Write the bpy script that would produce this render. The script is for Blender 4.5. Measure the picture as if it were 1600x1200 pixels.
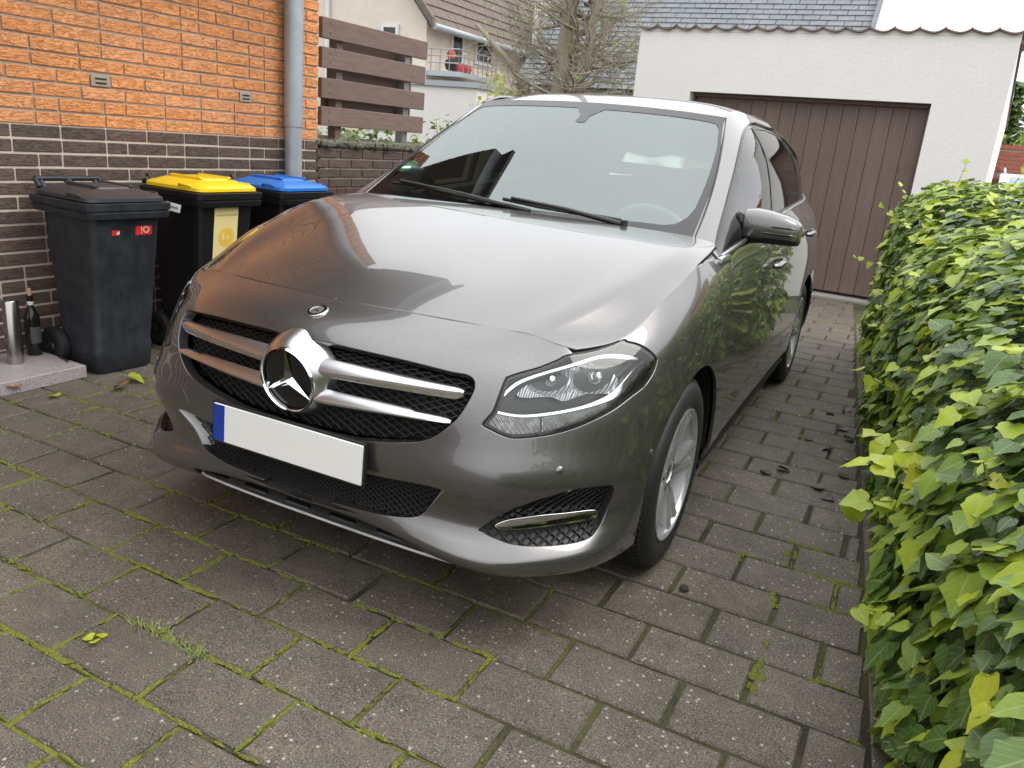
import bpy, bmesh, math, random
import numpy as np
from mathutils import Vector, Matrix, noise as mnoise
from mathutils.geometry import delaunay_2d_cdt
for o in list(bpy.data.objects): bpy.data.objects.remove(o)
SC=bpy.context.scene; COL=SC.collection; R=math.radians; PI=math.pi
random.seed(7); rng=np.random.default_rng(7)
# ---------------------------------------------------------------- camera
cam=bpy.data.cameras.new('camera'); cam.lens=27.776; cam.sensor_width=36; cam.sensor_fit='HORIZONTAL'
cam.clip_start=.05; cam.clip_end=900
CAM=bpy.data.objects.new('camera',cam); COL.objects.link(CAM); SC.camera=CAM
yaw,pit,rol=R(25.4596),R(17.3028),R(5.1094)
fw=Vector((-math.sin(yaw)*math.cos(pit),math.cos(yaw)*math.cos(pit),-math.sin(pit)))
ri=Vector((math.cos(yaw),math.sin(yaw),0)); up=ri.cross(fw)
r2=ri*math.cos(rol)+up*math.sin(rol); u2=-ri*math.sin(rol)+up*math.cos(rol)
CAM.matrix_world=Matrix(((r2.x,u2.x,-fw.x,1.3951),(r2.y,u2.y,-fw.y,-2.4204),(r2.z,u2.z,-fw.z,1.3276),(0,0,0,1)))
SC.render.resolution_x=1024; SC.render.resolution_y=768
SC.view_settings.view_transform='Standard'; SC.view_settings.look='None'; SC.view_settings.gamma=1
SC.view_settings.use_curve_mapping=False; SC.view_settings.exposure=0.08
# ---------------------------------------------------------------- overcast sky
W=bpy.data.worlds.new('World'); SC.world=W; W.use_nodes=True; nt=W.node_tree; nt.nodes.clear()
N=nt.nodes.new; L=nt.links.new
sky=N('ShaderNodeTexSky'); sky.sky_type='NISHITA'; sky.sun_disc=False; sky.sun_elevation=R(51); sky.sun_rotation=R(75); sky.air_density=1.2; sky.dust_density=3
hsv=N('ShaderNodeHueSaturation'); hsv.inputs['Saturation'].default_value=.25; L(sky.outputs[0],hsv.inputs['Color'])
tc=N('ShaderNodeTexCoord'); sep=N('ShaderNodeSeparateXYZ'); L(tc.outputs['Generated'],sep.inputs[0])
mr=N('ShaderNodeMapRange'); mr.inputs[1].default_value=0; mr.inputs[2].default_value=1; mr.inputs[3].default_value=12.5; mr.inputs[4].default_value=30; L(sep.outputs['Z'],mr.inputs[0])
nz=N('ShaderNodeTexNoise'); nz.inputs['Scale'].default_value=2.2; nz.inputs['Detail'].default_value=4; L(tc.outputs['Generated'],nz.inputs['Vector'])
m2=N('ShaderNodeMapRange'); m2.inputs[3].default_value=.86; m2.inputs[4].default_value=1.14; L(nz.outputs['Fac'],m2.inputs[0])
mu=N('ShaderNodeMath'); mu.operation='MULTIPLY'; L(mr.outputs[0],mu.inputs[0]); L(m2.outputs[0],mu.inputs[1])
cb=N('ShaderNodeCombineColor'); 
for i,k in enumerate((.985,1.0,1.02)):
    q=N('ShaderNodeMath'); q.operation='MULTIPLY'; q.inputs[1].default_value=k; L(mu.outputs[0],q.inputs[0]); L(q.outputs[0],cb.inputs[i])
mx=N('ShaderNodeMixRGB'); mx.inputs['Fac'].default_value=.88; L(hsv.outputs[0],mx.inputs[1]); L(cb.outputs[0],mx.inputs[2])
bg=N('ShaderNodeBackground'); bg.inputs['Strength'].default_value=.1; L(mx.outputs[0],bg.inputs['Color'])
ow=N('ShaderNodeOutputWorld'); L(bg.outputs[0],ow.inputs['Surface'])
sl=bpy.data.lights.new('sun','SUN'); sl.energy=1.5; sl.angle=R(32); sl.color=(1,.965,.92)
SUN=bpy.data.objects.new('sun',sl); COL.objects.link(SUN); SUN.rotation_euler=Vector((.60,.16,.78)).to_track_quat('Z','Y').to_euler()
# ---------------------------------------------------------------- object helpers
def tag(o,label=None,cat=None,group=None,kind=None):
    if label: o['label']=label
    if cat: o['category']=cat
    if group: o['group']=group
    if kind: o['kind']=kind
    return o
def empty(name,loc=(0,0,0),rz=0):
    o=bpy.data.objects.new(name,None); o.empty_display_size=.1; o.location=loc; o.rotation_euler=(0,0,rz); COL.objects.link(o); return o
def link(name,me,parent=None,loc=None,rot=None):
    o=bpy.data.objects.new(name,me); COL.objects.link(o)
    if parent: o.parent=parent
    if loc is not None: o.location=loc
    if rot is not None: o.rotation_euler=rot
    return o
class MB:
    """collects shapes, then links them as ONE mesh object"""
    def __init__(s): s.v=[]; s.f=[]; s.m=[]; s.mi=0; s.t=[]; s.tint=0.
    def add(s,vs,fs):
        b=len(s.v); s.v+=[tuple(map(float,p)) for p in vs]; s.f+=[tuple(b+i for i in f) for f in fs]; s.m+=[s.mi]*len(fs); s.t+=[s.tint]*len(vs); return s
    def box(s,c,d,rz=0,b=0,M=None):
        x,y,z=[k/2 for k in d]; P=[]
        if b:
            b=min(b,x*.9,y*.9,z*.9)
            for zz,i in ((-z,b),(-z+b,0),(z-b,0),(z,b)):
                for sx,sy in ((-1,-1),(1,-1),(1,1),(-1,1)): P.append((sx*(x-i),sy*(y-i),zz))
            F=[(3,2,1,0),(12,13,14,15)]
            for k in range(3):
                for j in range(4): a=k*4+j; e=k*4+(j+1)%4; F.append((a,e,e+4,a+4))
        else:
            P=[(sx*x,sy*y,sz*z) for sz in(-1,1) for sx,sy in((-1,-1),(1,-1),(1,1),(-1,1))]
            F=[(3,2,1,0),(4,5,6,7),(0,1,5,4),(1,2,6,5),(2,3,7,6),(3,0,4,7)]
        co,si=math.cos(rz),math.sin(rz)
        if M is None: P=[(c[0]+p[0]*co-p[1]*si,c[1]+p[0]*si+p[1]*co,c[2]+p[2]) for p in P]
        else: P=[M@Vector(p)+Vector(c) for p in P]
        return s.add(P,F)
    def tube(s,pts,r,n=8,cap=True):
        pts=[Vector(p) for p in pts]; m=len(pts); rs=r if hasattr(r,'__len__') else [r]*m
        V=[]; ref=None
        for i,p in enumerate(pts):
            t=(pts[min(i+1,m-1)]-pts[max(i-1,0)]); t=t.normalized() if t.length>1e-9 else Vector((0,0,1))
            if ref is None: ref=t.orthogonal().normalized()
            ref=(ref-t*ref.dot(t)); ref=ref.normalized() if ref.length>1e-6 else t.orthogonal().normalized()
            bn=t.cross(ref)
            for k in range(n): a=2*PI*k/n; V.append(p+(ref*math.cos(a)+bn*math.sin(a))*rs[i])
        F=[(i*n+k,i*n+(k+1)%n,(i+1)*n+(k+1)%n,(i+1)*n+k) for i in range(m-1) for k in range(n)]
        if cap: F+=[tuple(range(n-1,-1,-1)),tuple((m-1)*n+k for k in range(n))]
        return s.add(V,F)
    def lathe(s,prof,n=24,c=(0,0,0),M=None,close=False):
        V=[]
        for r,z in prof:
            for k in range(n): a=2*PI*k/n; V.append((r*math.cos(a),r*math.sin(a),z))
        m=len(prof)
        F=[(i*n+k,i*n+(k+1)%n,((i+1)%m)*n+(k+1)%n,((i+1)%m)*n+k) for i in range(m if close else m-1) for k in range(n)]
        V=[(M@Vector(p) if M is not None else Vector(p))+Vector(c) for p in V]
        return s.add(V,F)
    def prism(s,poly,h0,h1,M=None,c=(0,0,0)):
        n=len(poly); V=[(x,y,h0) for x,y in poly]+[(x,y,h1) for x,y in poly]
        F=[tuple(range(n-1,-1,-1)),tuple(range(n,2*n))]+[(i,(i+1)%n,n+(i+1)%n,n+i) for i in range(n)]
        V=[(M@Vector(p) if M is not None else Vector(p))+Vector(c) for p in V]
        return s.add(V,F)
    def mesh(s,name,mats,smooth=None,attr=False):
        me=bpy.data.meshes.new(name); me.from_pydata(s.v,[],s.f)
        for m in (mats if isinstance(mats,(list,tuple)) else [mats]): me.materials.append(m)
        if len(me.materials)>1: me.polygons.foreach_set('material_index',s.m)
        if attr:
            a=me.attributes.new('tint','FLOAT','POINT'); a.data.foreach_set('value',s.t)
        if smooth is not None:
            me.polygons.foreach_set('use_smooth',[True]*len(me.polygons))
            if smooth<180: me.set_sharp_from_angle(angle=R(smooth))
        me.update(); return me
    def build(s,name,mats,parent=None,smooth=None,loc=None,rot=None,attr=False):
        return link(name,s.mesh(name,mats,smooth,attr),parent,loc,rot)
# ---------------------------------------------------------------- materials
def mat(name,col=(.5,.5,.5),rough=.5,metal=0,coat=0,spec=.5,**kw):
    m=bpy.data.materials.new(name); m.use_nodes=True; b=m.node_tree.nodes['Principled BSDF']
    b.inputs['Base Color'].default_value=(*col,1); b.inputs['Roughness'].default_value=rough; b.inputs['Metallic'].default_value=metal
    b.inputs['Coat Weight'].default_value=coat; b.inputs['Coat Roughness'].default_value=.03; b.inputs['Specular IOR Level'].default_value=spec
    for k,v in kw.items(): b.inputs[k.replace('_',' ')].default_value=v
    return m
class G:
    """small node-graph helper on one material"""
    def __init__(s,m): s.m=m; s.t=m.node_tree; s.b=s.t.nodes['Principled BSDF']
    def n(s,kind,**kw):
        x=s.t.nodes.new('ShaderNode'+kind)
        for k,v in kw.items(): setattr(x,k,v)
        return x
    def l(s,a,b): s.t.links.new(a,b)
    def co(s,kind='Object',scale=None):
        tc=s.n('TexCoord'); o=tc.outputs[kind]
        if kind=='World': pass
        if scale:
            mp=s.n('Mapping'); mp.inputs['Scale'].default_value=scale; s.l(o,mp.inputs['Vector']); o=mp.outputs[0]
        return o
    def pos(s,scale=None):
        g=s.n('NewGeometry'); o=g.outputs['Position']
        if scale:
            mp=s.n('Mapping'); mp.inputs['Scale'].default_value=scale; s.l(o,mp.inputs['Vector']); o=mp.outputs[0]
        return o
    def noise(s,vec,scale,detail=4,rough=.55,out='Fac'):
        x=s.n('TexNoise'); x.inputs['Scale'].default_value=scale; x.inputs['Detail'].default_value=detail; x.inputs['Roughness'].default_value=rough
        s.l(vec,x.inputs['Vector']); return x.outputs[out]
    def vor(s,vec,scale,feature='F1',out='Distance'):
        x=s.n('TexVoronoi',feature=feature); x.inputs['Scale'].default_value=scale; s.l(vec,x.inputs['Vector']); return x.outputs[out]
    def ramp(s,fac,stops):
        x=s.n('ValToRGB'); e=x.color_ramp.elements
        while len(e)<len(stops): e.new(.5)
        for k,(p,c) in enumerate(stops): e[k].position=p; e[k].color=(*c,1) if len(c)==3 else c
        s.l(fac,x.inputs[0]); return x.outputs[0]
    def fr(s,fac,a,b,c=0,d=1):
        x=s.n('MapRange'); x.inputs[1].default_value=a; x.inputs[2].default_value=b; x.inputs[3].default_value=c; x.inputs[4].default_value=d; s.l(fac,x.inputs[0]); return x.outputs[0]
    def mix(s,fac,a,b,mode='MIX'):
        x=s.n('MixRGB',blend_type=mode)
        for i,v in ((0,fac),(1,a),(2,b)):
            if isinstance(v,(int,float)): x.inputs[i].default_value=v if i==0 else (v,v,v,1)
            elif isinstance(v,tuple): x.inputs[i].default_value=(*v,1)
            else: s.l(v,x.inputs[i])
        return x.outputs[0]
    def math(s,op,a,b=0):
        x=s.n('Math',operation=op)
        for i,v in ((0,a),(1,b)):
            if isinstance(v,(int,float)): x.inputs[i].default_value=v
            else: s.l(v,x.inputs[i])
        return x.outputs[0]
    def attr(s,name): x=s.n('Attribute',attribute_name=name); return x.outputs['Fac']
    def rnd(s): return s.n('ObjectInfo').outputs['Random']
    def bump(s,h,strength=.3,dist=.01):
        x=s.n('Bump'); x.inputs['Strength'].default_value=strength; x.inputs['Distance'].default_value=dist; s.l(h,x.inputs['Height']); s.l(x.outputs[0],s.b.inputs['Normal'])
    def col(s,c): s.l(c,s.b.inputs['Base Color'])
    def rough(s,c): s.l(c,s.b.inputs['Roughness'])
def glass(name,tint,ior=1.5,rough=0.,tint2=(1,1,1)):
    m=bpy.data.materials.new(name); m.use_nodes=True; t=m.node_tree; t.nodes.clear()
    o=t.nodes.new('ShaderNodeOutputMaterial'); mx=t.nodes.new('ShaderNodeMixShader'); tr=t.nodes.new('ShaderNodeBsdfTransparent'); gl=t.nodes.new('ShaderNodeBsdfGlossy'); f=t.nodes.new('ShaderNodeFresnel')
    f.inputs[0].default_value=ior; tr.inputs[0].default_value=(*tint,1); gl.inputs['Roughness'].default_value=rough; gl.inputs[0].default_value=(*tint2,1)
    t.links.new(f.outputs[0],mx.inputs[0]); t.links.new(tr.outputs[0],mx.inputs[1]); t.links.new(gl.outputs[0],mx.inputs[2]); t.links.new(mx.outputs[0],o.inputs[0]); return m
# ---------------------------------------------------------------- trimmed panels on a Patch
def cr(pts,n=6,closed=True):
    P=[np.array(p,float) for p in pts]; m=len(P); out=[]
    for i in range(m if closed else m-1):
        if closed: a,b,c,d=P[i-1],P[i],P[(i+1)%m],P[(i+2)%m]
        else: a,b,c,d=P[max(i-1,0)],P[i],P[i+1],P[min(i+2,m-1)]
        for k in range(n):
            t=k/n; out.append(.5*((2*b)+(-a+c)*t+(2*a-5*b+4*c-d)*t*t+(-a+3*b-3*c+d)*t**3))
    if not closed: out.append(P[-1])
    return [tuple(p) for p in out]
def dens(poly,step=.02,closed=True):
    out=[]; m=len(poly)
    for i in range(m if closed else m-1):
        a=np.array(poly[i]); b=np.array(poly[(i+1)%m]); k=max(1,int(math.ceil(np.linalg.norm(b-a)/step)))
        for j in range(k): out.append(tuple(a+(b-a)*j/k))
    if not closed: out.append(tuple(poly[-1]))
    return out
def inside(P,poly):
    P=np.asarray(P,float); x,y=P[:,0],P[:,1]; q=np.asarray(poly,float); r=np.zeros(len(P),bool); j=len(q)-1
    for i in range(len(q)):
        xi,yi=q[i]; xj,yj=q[j]
        with np.errstate(divide='ignore',invalid='ignore'):
            c=((yi>y)!=(yj>y))&(x<(xj-xi)*(y-yi)/(yj-yi)+xi)
        r^=c; j=i
    return r
def area2(p): p=np.asarray(p); return .5*np.sum(p[:,0]*np.roll(p[:,1],-1)-np.roll(p[:,0],-1)*p[:,1])
def shrink(poly,d):
    p=np.asarray(poly,float); t=np.roll(p,-1,0)-np.roll(p,1,0); t/=np.maximum(np.linalg.norm(t,axis=1),1e-9)[:,None]
    n=np.c_[-t[:,1],t[:,0]]*(1 if area2(p)>0 else -1); return [tuple(x) for x in p+n*d]
def trim(name,patch,outer,mats,parent=None,holes=(),side=1,h=.03,depth=0,fl=.012,mirror=False,sgn=None,flmat=0,step=None,holefl=None,flsel=None):
    """panel cut out of a patch along (u,v) outlines; edges rounded and turned inwards by fl"""
    step=step or h*.5
    loops=[dens(outer,step)]+[dens(q,step) for q in holes]
    V=[];E=[];idx=[]
    for lp in loops:
        b=len(V); V+=lp; n=len(lp); E+=[(b+i,b+(i+1)%n) for i in range(n)]; idx.append((b,n))
    B=np.array(V); lo=B.min(0); hi=B.max(0)
    gx=np.arange(lo[0]+h*.5,hi[0],h); gy=np.arange(lo[1]+h*.5,hi[1],h)
    if len(gx) and len(gy):
        A=np.array(np.meshgrid(gx,gy)).reshape(2,-1).T
        ok=inside(A,loops[0])
        for q in loops[1:]: ok&=~inside(A,q)
        A=A[ok]
        if len(A):
            dm=np.min(np.linalg.norm(A[:,None]-B[None],axis=2),axis=1); A=A[dm>step*.6]; V=V+[tuple(p) for p in A]
    r=delaunay_2d_cdt([Vector(p) for p in V],E,[],0,1e-7)
    pv=np.array([tuple(p) for p in r[0]]); fc=[tuple(f) for f in r[2]]
    cen=np.array([pv[list(f)].mean(0) for f in fc]); ok=inside(cen,loops[0])
    for q in loops[1:]: ok&=~inside(cen,q)
    fc=[f for f,k in zip(fc,ok) if k]
    u,v=pv[:,0],pv[:,1]; P=patch.at(u,v); Nn=patch.nrm(u,v)
    s=sgn if sgn else 1
    Nn=Nn*s
    if callable(depth):
        d=depth(u,v); P=P-Nn*np.asarray(d)[:,None]
        e=3e-3; Pu=patch.at(u+e,v)-patch.nrm(u+e,v)*s*np.asarray(depth(u+e,v))[:,None]; Pv=patch.at(u,v+e)-patch.nrm(u,v+e)*s*np.asarray(depth(u,v+e))[:,None]
        N2=np.cross(Pu-P,Pv-P); N2/=np.maximum(np.linalg.norm(N2,axis=1),1e-12)[:,None]; N2*=np.sign((N2*Nn).sum(1))[:,None]; Nn=N2
    elif depth: P=P-Nn*depth
    # orientation
    fo=[]
    for f in fc:
        a,b,c=P[f[0]],P[f[1]],P[f[2]]
        fo.append(f if np.cross(b-a,c-a)@Nn[list(f)].mean(0)>0 else f[::-1])
    Vs=[tuple(p) for p in P]; Ns=[tuple(p) for p in Nn]; Fs=list(fo); Ms=[0]*len(Fs)
    # flanges
    om={}
    for ni,lst in enumerate(r[3]):
        for o in lst: om[o]=ni
    for li,(b,n) in enumerate(idx):
        f_=fl if li==0 else (holefl[li-1] if holefl else fl)
        if not f_: continue
        lp=[om[b+i] for i in range(n)]
        q=P[lp]; nn=Nn[lp]; tg=np.roll(q,-1,0)-np.roll(q,1,0); ow=np.cross(tg,nn); ow/=np.maximum(np.linalg.norm(ow,axis=1),1e-12)[:,None]
        if (area2(loops[li])>0)!=(li==0): ow=-ow
        # decide outward sign robustly
        c2=np.array(loops[li]); k=0
        test=q+ow*.003
        sg=1
        # project test direction to uv through finite differences
        uu,vv=c2[k]; du=patch.at(uu+1e-3,vv)[0]-patch.at(uu,vv)[0]; dv=patch.at(uu,vv+1e-3)[0]-patch.at(uu,vv)[0]
        votes=0
        for k in range(0,n,max(1,n//12)):
            uu,vv=c2[k]; p0=patch.at(uu,vv)[0]; du=(patch.at(uu+1e-3,vv)[0]-p0)/1e-3; dv=(patch.at(uu,vv+1e-3)[0]-p0)/1e-3
            J=np.array([du,dv]).T; w=np.linalg.lstsq(J,ow[k],rcond=None)[0]*.004; ins=inside([c2[k]+w],loops[li])[0]
            votes+=(-1 if ins else 1)*(1 if li==0 else -1)
        if votes<0: ow=-ow
        skip=[abs(loops[li][i][0])<1e-6 and abs(loops[li][(i+1)%n][0])<1e-6 for i in range(n)]
        r_=min(.0025,f_*.3); b1=len(Vs)
        rings=[(0,0,nn),(r_*.7,r_*.3,nn*.7+ow*.7),(r_,r_,ow),(r_,f_,ow)]
        for o_,d_,nm in rings:
            Vs+= [tuple(p) for p in q+ow*o_-nn*d_]; Ns+=[tuple(p) for p in nm/np.linalg.norm(nm,axis=1)[:,None]]
        for k in range(3):
            for i in range(n):
                if skip[i]: continue
                j=(i+1)%n; a,b_,c_,d_=b1+k*n+i,b1+k*n+j,b1+(k+1)*n+j,b1+(k+1)*n+i
                p0=np.cross(np.array(Vs[b_])-np.array(Vs[a]),np.array(Vs[d_])-np.array(Vs[a]))
                Fs.append((a,b_,c_,d_) if p0@(ow[i]+nn[i]*.3)>0 else (d_,c_,b_,a)); Ms.append((flsel(li,loops[li][i]) if flsel else flmat) if k==2 else 0)
    if mirror or side<0:
        V2=[(-x,y,z) for x,y,z in Vs]; N2=[(-x,y,z) for x,y,z in Ns]; 
        if mirror:
            b=len(Vs); F2=[tuple(b+i for i in f[::-1]) for f in Fs]; Vs=Vs+V2; Ns=Ns+N2; Fs=Fs+F2; Ms=Ms+Ms
        else: Vs,Ns,Fs=V2,N2,[f[::-1] for f in Fs]
    me=bpy.data.meshes.new(name); me.from_pydata(Vs,[],Fs)
    for m in (mats if isinstance(mats,(list,tuple)) else [mats]): me.materials.append(m)
    me.polygons.foreach_set('material_index',Ms if len(me.materials)>1 else [0]*len(Ms)); me.polygons.foreach_set('use_smooth',[True]*len(Fs))
    me.update(); me.normals_split_custom_set_from_vertices(Ns)
    return link(name,me,parent)
def find(patch,axes,target,u,v):
    """(u,v) of the surface point whose given coordinates equal target"""
    x=np.array([u,v],float); ax=list(axes)
    for _ in range(30):
        F=patch.at(*x)[0][ax]-target; e=1e-4
        J=np.array([(patch.at(x[0]+e,x[1])[0][ax]-target-F)/e,(patch.at(x[0],x[1]+e)[0][ax]-target-F)/e]).T
        d=np.linalg.lstsq(J,-F,rcond=None)[0]; m=abs(d).max(); x=x+d*min(1,.1/max(m,1e-9))
        x[0]=min(max(x[0],patch.u[0]),patch.u1); x[1]=min(max(x[1],0),patch.v1)
    return tuple(x)
def polymesh(name,poly,holes,mats,parent,f3,h=.05):
    """flat sheet with holes: 2-D outline triangulated and lifted by f3"""
    loops=[list(poly)]+[list(q) for q in holes]; V=[];E=[]
    for lp in loops:
        b=len(V); n=len(lp); V+=lp; E+=[(b+i,b+(i+1)%n) for i in range(n)]
    r=delaunay_2d_cdt([Vector(p) for p in V],E,[],0,1e-7); pv=[tuple(p) for p in r[0]]
    fs=[]
    for f in r[2]:
        c=np.mean([pv[i] for i in f],axis=0)
        if inside([c],loops[0])[0] and not any(inside([c],q)[0] for q in loops[1:]): fs.append(tuple(f))
    return pv,fs
# ---------------------------------------------------------------- car body surfaces (metres; front axle at the origin, nose towards -Y)
def card(t):
    """second-derivative matrix of the natural cubic spline on knots t"""
    n=len(t); h=np.diff(t); A=np.eye(n); B=np.zeros((n,n))
    for i in range(1,n-1):
        A[i,i-1]=h[i-1]; A[i,i]=2*(h[i-1]+h[i]); A[i,i+1]=h[i]
        B[i,i-1]=6/h[i-1]; B[i,i]=-6/h[i-1]-6/h[i]; B[i,i+1]=6/h[i]
    return np.linalg.solve(A,B)
def wts(t,D,x):
    x=np.clip(np.asarray(x,float),t[0],t[-1]); n=len(t)
    k=np.clip(np.searchsorted(t,x)-1,0,n-2); h=t[k+1]-t[k]
    a=(t[k+1]-x)/h; b=1-a; W=np.zeros((len(x),n)); r=np.arange(len(x))
    W[r,k]+=a; W[r,k+1]+=b
    W+=((a**3-a)*h*h/6)[:,None]*D[k]+((b**3-b)*h*h/6)[:,None]*D[k+1]
    return W
class Patch:
    def __init__(s,grid,mirror=False):
        g=np.array(grid,float)                       # [column u][row v][xyz]
        if mirror:
            m=g[1:4][::-1].copy(); m[...,0]*=-1; g=np.concatenate([m,g]); k0=len(m)
        else: k0=0
        du=np.linalg.norm(np.diff(g,axis=0),axis=2).mean(1); dv=np.linalg.norm(np.diff(g,axis=1),axis=2).mean(0)
        s.u=np.r_[0,np.cumsum(du)]; s.u-=s.u[k0]; s.v=np.r_[0,np.cumsum(dv)]
        s.g=g; s.Du=card(s.u); s.Dv=card(s.v); s.u0=s.u[k0]; s.u1=s.u[-1]; s.v1=s.v[-1]; s.cols=s.u[k0:]
    def at(s,u,v):
        u=np.atleast_1d(np.asarray(u,float)); v=np.atleast_1d(np.asarray(v,float))
        return np.einsum('ki,kj,ijc->kc',wts(s.u,s.Du,u),wts(s.v,s.Dv,v),s.g)
    def nrm(s,u,v,e=2e-3):
        u=np.atleast_1d(np.asarray(u,float)); v=np.atleast_1d(np.asarray(v,float))
        cu=np.clip(u,s.u[0]+e,s.u1-e); cv=np.clip(v,e,s.v1-e)
        n=np.cross(s.at(cu+e,cv)-s.at(cu-e,cv),s.at(cu,cv+e)-s.at(cu,cv-e))
        return n/np.maximum(np.linalg.norm(n,axis=1),1e-12)[:,None]
FL=[ # flank: nose centre -> corner -> wheel -> doors -> tail; each column from the lip / sill up to the bonnet edge or belt line
[(0,-.800,.262),(0,-.832,.305),(0,-.842,.38),(0,-.862,.46),(0,-.870,.56),(0,-.868,.66),(0,-.852,.757),(0,-.785,.822),(0,-.680,.854)],
[(.22,-.798,.258),(.22,-.832,.302),(.22,-.834,.375),(.22,-.856,.46),(.22,-.862,.56),(.22,-.858,.66),(.22,-.838,.756),(.22,-.770,.820),(.22,-.668,.855)],
[(.42,-.800,.245),(.42,-.840,.288),(.42,-.808,.360),(.42,-.836,.46),(.42,-.838,.56),(.42,-.828,.655),(.42,-.797,.748),(.42,-.727,.812),(.42,-.632,.850)],
[(.60,-.785,.236),(.606,-.818,.278),(.597,-.762,.350),(.605,-.793,.46),(.605,-.780,.555),(.598,-.750,.645),(.59,-.712,.728),(.582,-.655,.79),(.575,-.590,.840)],
[(.71,-.715,.235),(.727,-.726,.280),(.705,-.665,.355),(.728,-.690,.46),(.725,-.675,.555),(.716,-.645,.643),(.708,-.615,.715),(.697,-.585,.773),(.678,-.556,.818)],
[(.80,-.610,.235),(.820,-.610,.282),(.792,-.560,.365),(.815,-.575,.46),(.812,-.56,.555),(.805,-.535,.645),(.795,-.50,.722),(.78,-.455,.788),(.757,-.412,.833)],
[(.852,-.46,.235),(.862,-.45,.29),(.863,-.44,.37),(.863,-.43,.46),(.862,-.415,.56),(.858,-.395,.65),(.848,-.36,.74),(.828,-.31,.825),(.790,-.237,.900)],
[(.876,-.24,.235),(.884,-.23,.29),(.886,-.22,.37),(.887,-.21,.46),(.888,-.20,.565),(.888,-.19,.665),(.878,-.165,.77),(.853,-.13,.868),(.806,-.07,.950)],
[(.880,.05,.235),(.888,.05,.29),(.890,.05,.37),(.892,.05,.46),(.894,.05,.57),(.895,.05,.68),(.887,.06,.79),(.864,.07,.895),(.816,.08,.990)],
[(.872,.33,.235),(.886,.33,.29),(.890,.33,.37),(.892,.33,.46),(.893,.33,.57),(.891,.33,.69),(.884,.33,.80),(.866,.33,.905),(.826,.33,.990)],
[(.862,.60,.235),(.884,.60,.29),(.889,.60,.37),(.891,.60,.46),(.891,.60,.57),(.888,.60,.69),(.878,.60,.81),(.855,.60,.92),(.822,.60,1.005)],
[(.858,1.1,.235),(.882,1.1,.29),(.890,1.1,.37),(.893,1.1,.46),(.891,1.1,.57),(.886,1.1,.71),(.874,1.1,.84),(.850,1.1,.955),(.818,1.1,1.037)],
[(.858,1.7,.235),(.882,1.7,.29),(.890,1.7,.37),(.893,1.7,.46),(.891,1.7,.57),(.886,1.7,.72),(.874,1.7,.86),(.848,1.7,.985),(.810,1.7,1.075)],
[(.866,2.4,.24),(.884,2.4,.29),(.892,2.4,.37),(.893,2.4,.46),(.892,2.4,.57),(.888,2.4,.73),(.872,2.4,.88),(.838,2.4,1.01),(.79,2.4,1.102)],
[(.862,2.9,.25),(.880,2.9,.29),(.89,2.9,.37),(.892,2.9,.47),(.89,2.9,.58),(.884,2.9,.74),(.86,2.9,.9),(.81,2.9,1.04),(.75,2.9,1.122)],
[(.80,3.26,.26),(.82,3.28,.30),(.83,3.29,.38),(.835,3.3,.48),(.83,3.3,.59),(.82,3.29,.75),(.79,3.27,.91),(.74,3.24,1.05),(.67,3.21,1.135)],
[(.60,3.42,.26),(.62,3.46,.30),(.62,3.47,.38),(.62,3.48,.48),(.62,3.48,.59),(.62,3.46,.75),(.60,3.43,.91),(.56,3.38,1.05),(.52,3.33,1.14)],
[(0,3.46,.26),(0,3.50,.30),(0,3.51,.38),(0,3.52,.48),(0,3.52,.59),(0,3.50,.75),(0,3.47,.91),(0,3.42,1.05),(0,3.37,1.14)]]
flank=Patch(FL,True)
HD=[ # bonnet: centre -> crest -> gutter -> edge; each column from the front shut line to the windscreen base
[(0,-.680,.854),(0,-.50,.908),(0,-.30,.957),(0,-.08,1.005),(0,.12,1.040),(0,.31,1.068)],
[(.22,-.668,.855),(.22,-.49,.907),(.22,-.29,.956),(.22,-.07,1.004),(.22,.13,1.040),(.22,.32,1.066)],
[(.42,-.632,.850),(.44,-.47,.900),(.455,-.27,.952),(.465,-.06,1.001),(.47,.14,1.038),(.47,.345,1.061)],
[(.515,-.609,.846),(.565,-.445,.893),(.605,-.245,.949),(.63,-.05,.997),(.64,.14,1.035),(.63,.385,1.056)],
[(.575,-.590,.840),(.645,-.43,.884),(.70,-.235,.942),(.73,-.055,.987),(.75,.13,1.026),(.72,.41,1.050)],
[(.625,-.574,.828),(.70,-.42,.851),(.745,-.235,.916),(.77,-.055,.967),(.785,.125,1.013),(.765,.41,1.046)],
[(.678,-.556,.818),(.757,-.412,.833),(.79,-.237,.900),(.806,-.06,.953),(.814,.11,1.000),(.81,.41,1.043)]]
hoodp=Patch(HD,True)
WS=[ # windscreen: centre -> side; base -> roof edge
[(0,.32,1.058),(0,.59,1.215),(0,.86,1.363),(0,1.13,1.505)],
[(.25,.33,1.056),(.24,.60,1.213),(.23,.868,1.361),(.22,1.135,1.502)],
[(.50,.35,1.046),(.475,.61,1.200),(.45,.878,1.349),(.425,1.14,1.494)],
[(.718,.345,1.022),(.692,.62,1.176),(.645,.89,1.330),(.584,1.15,1.481)]]
windp=Patch(WS,True)
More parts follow.
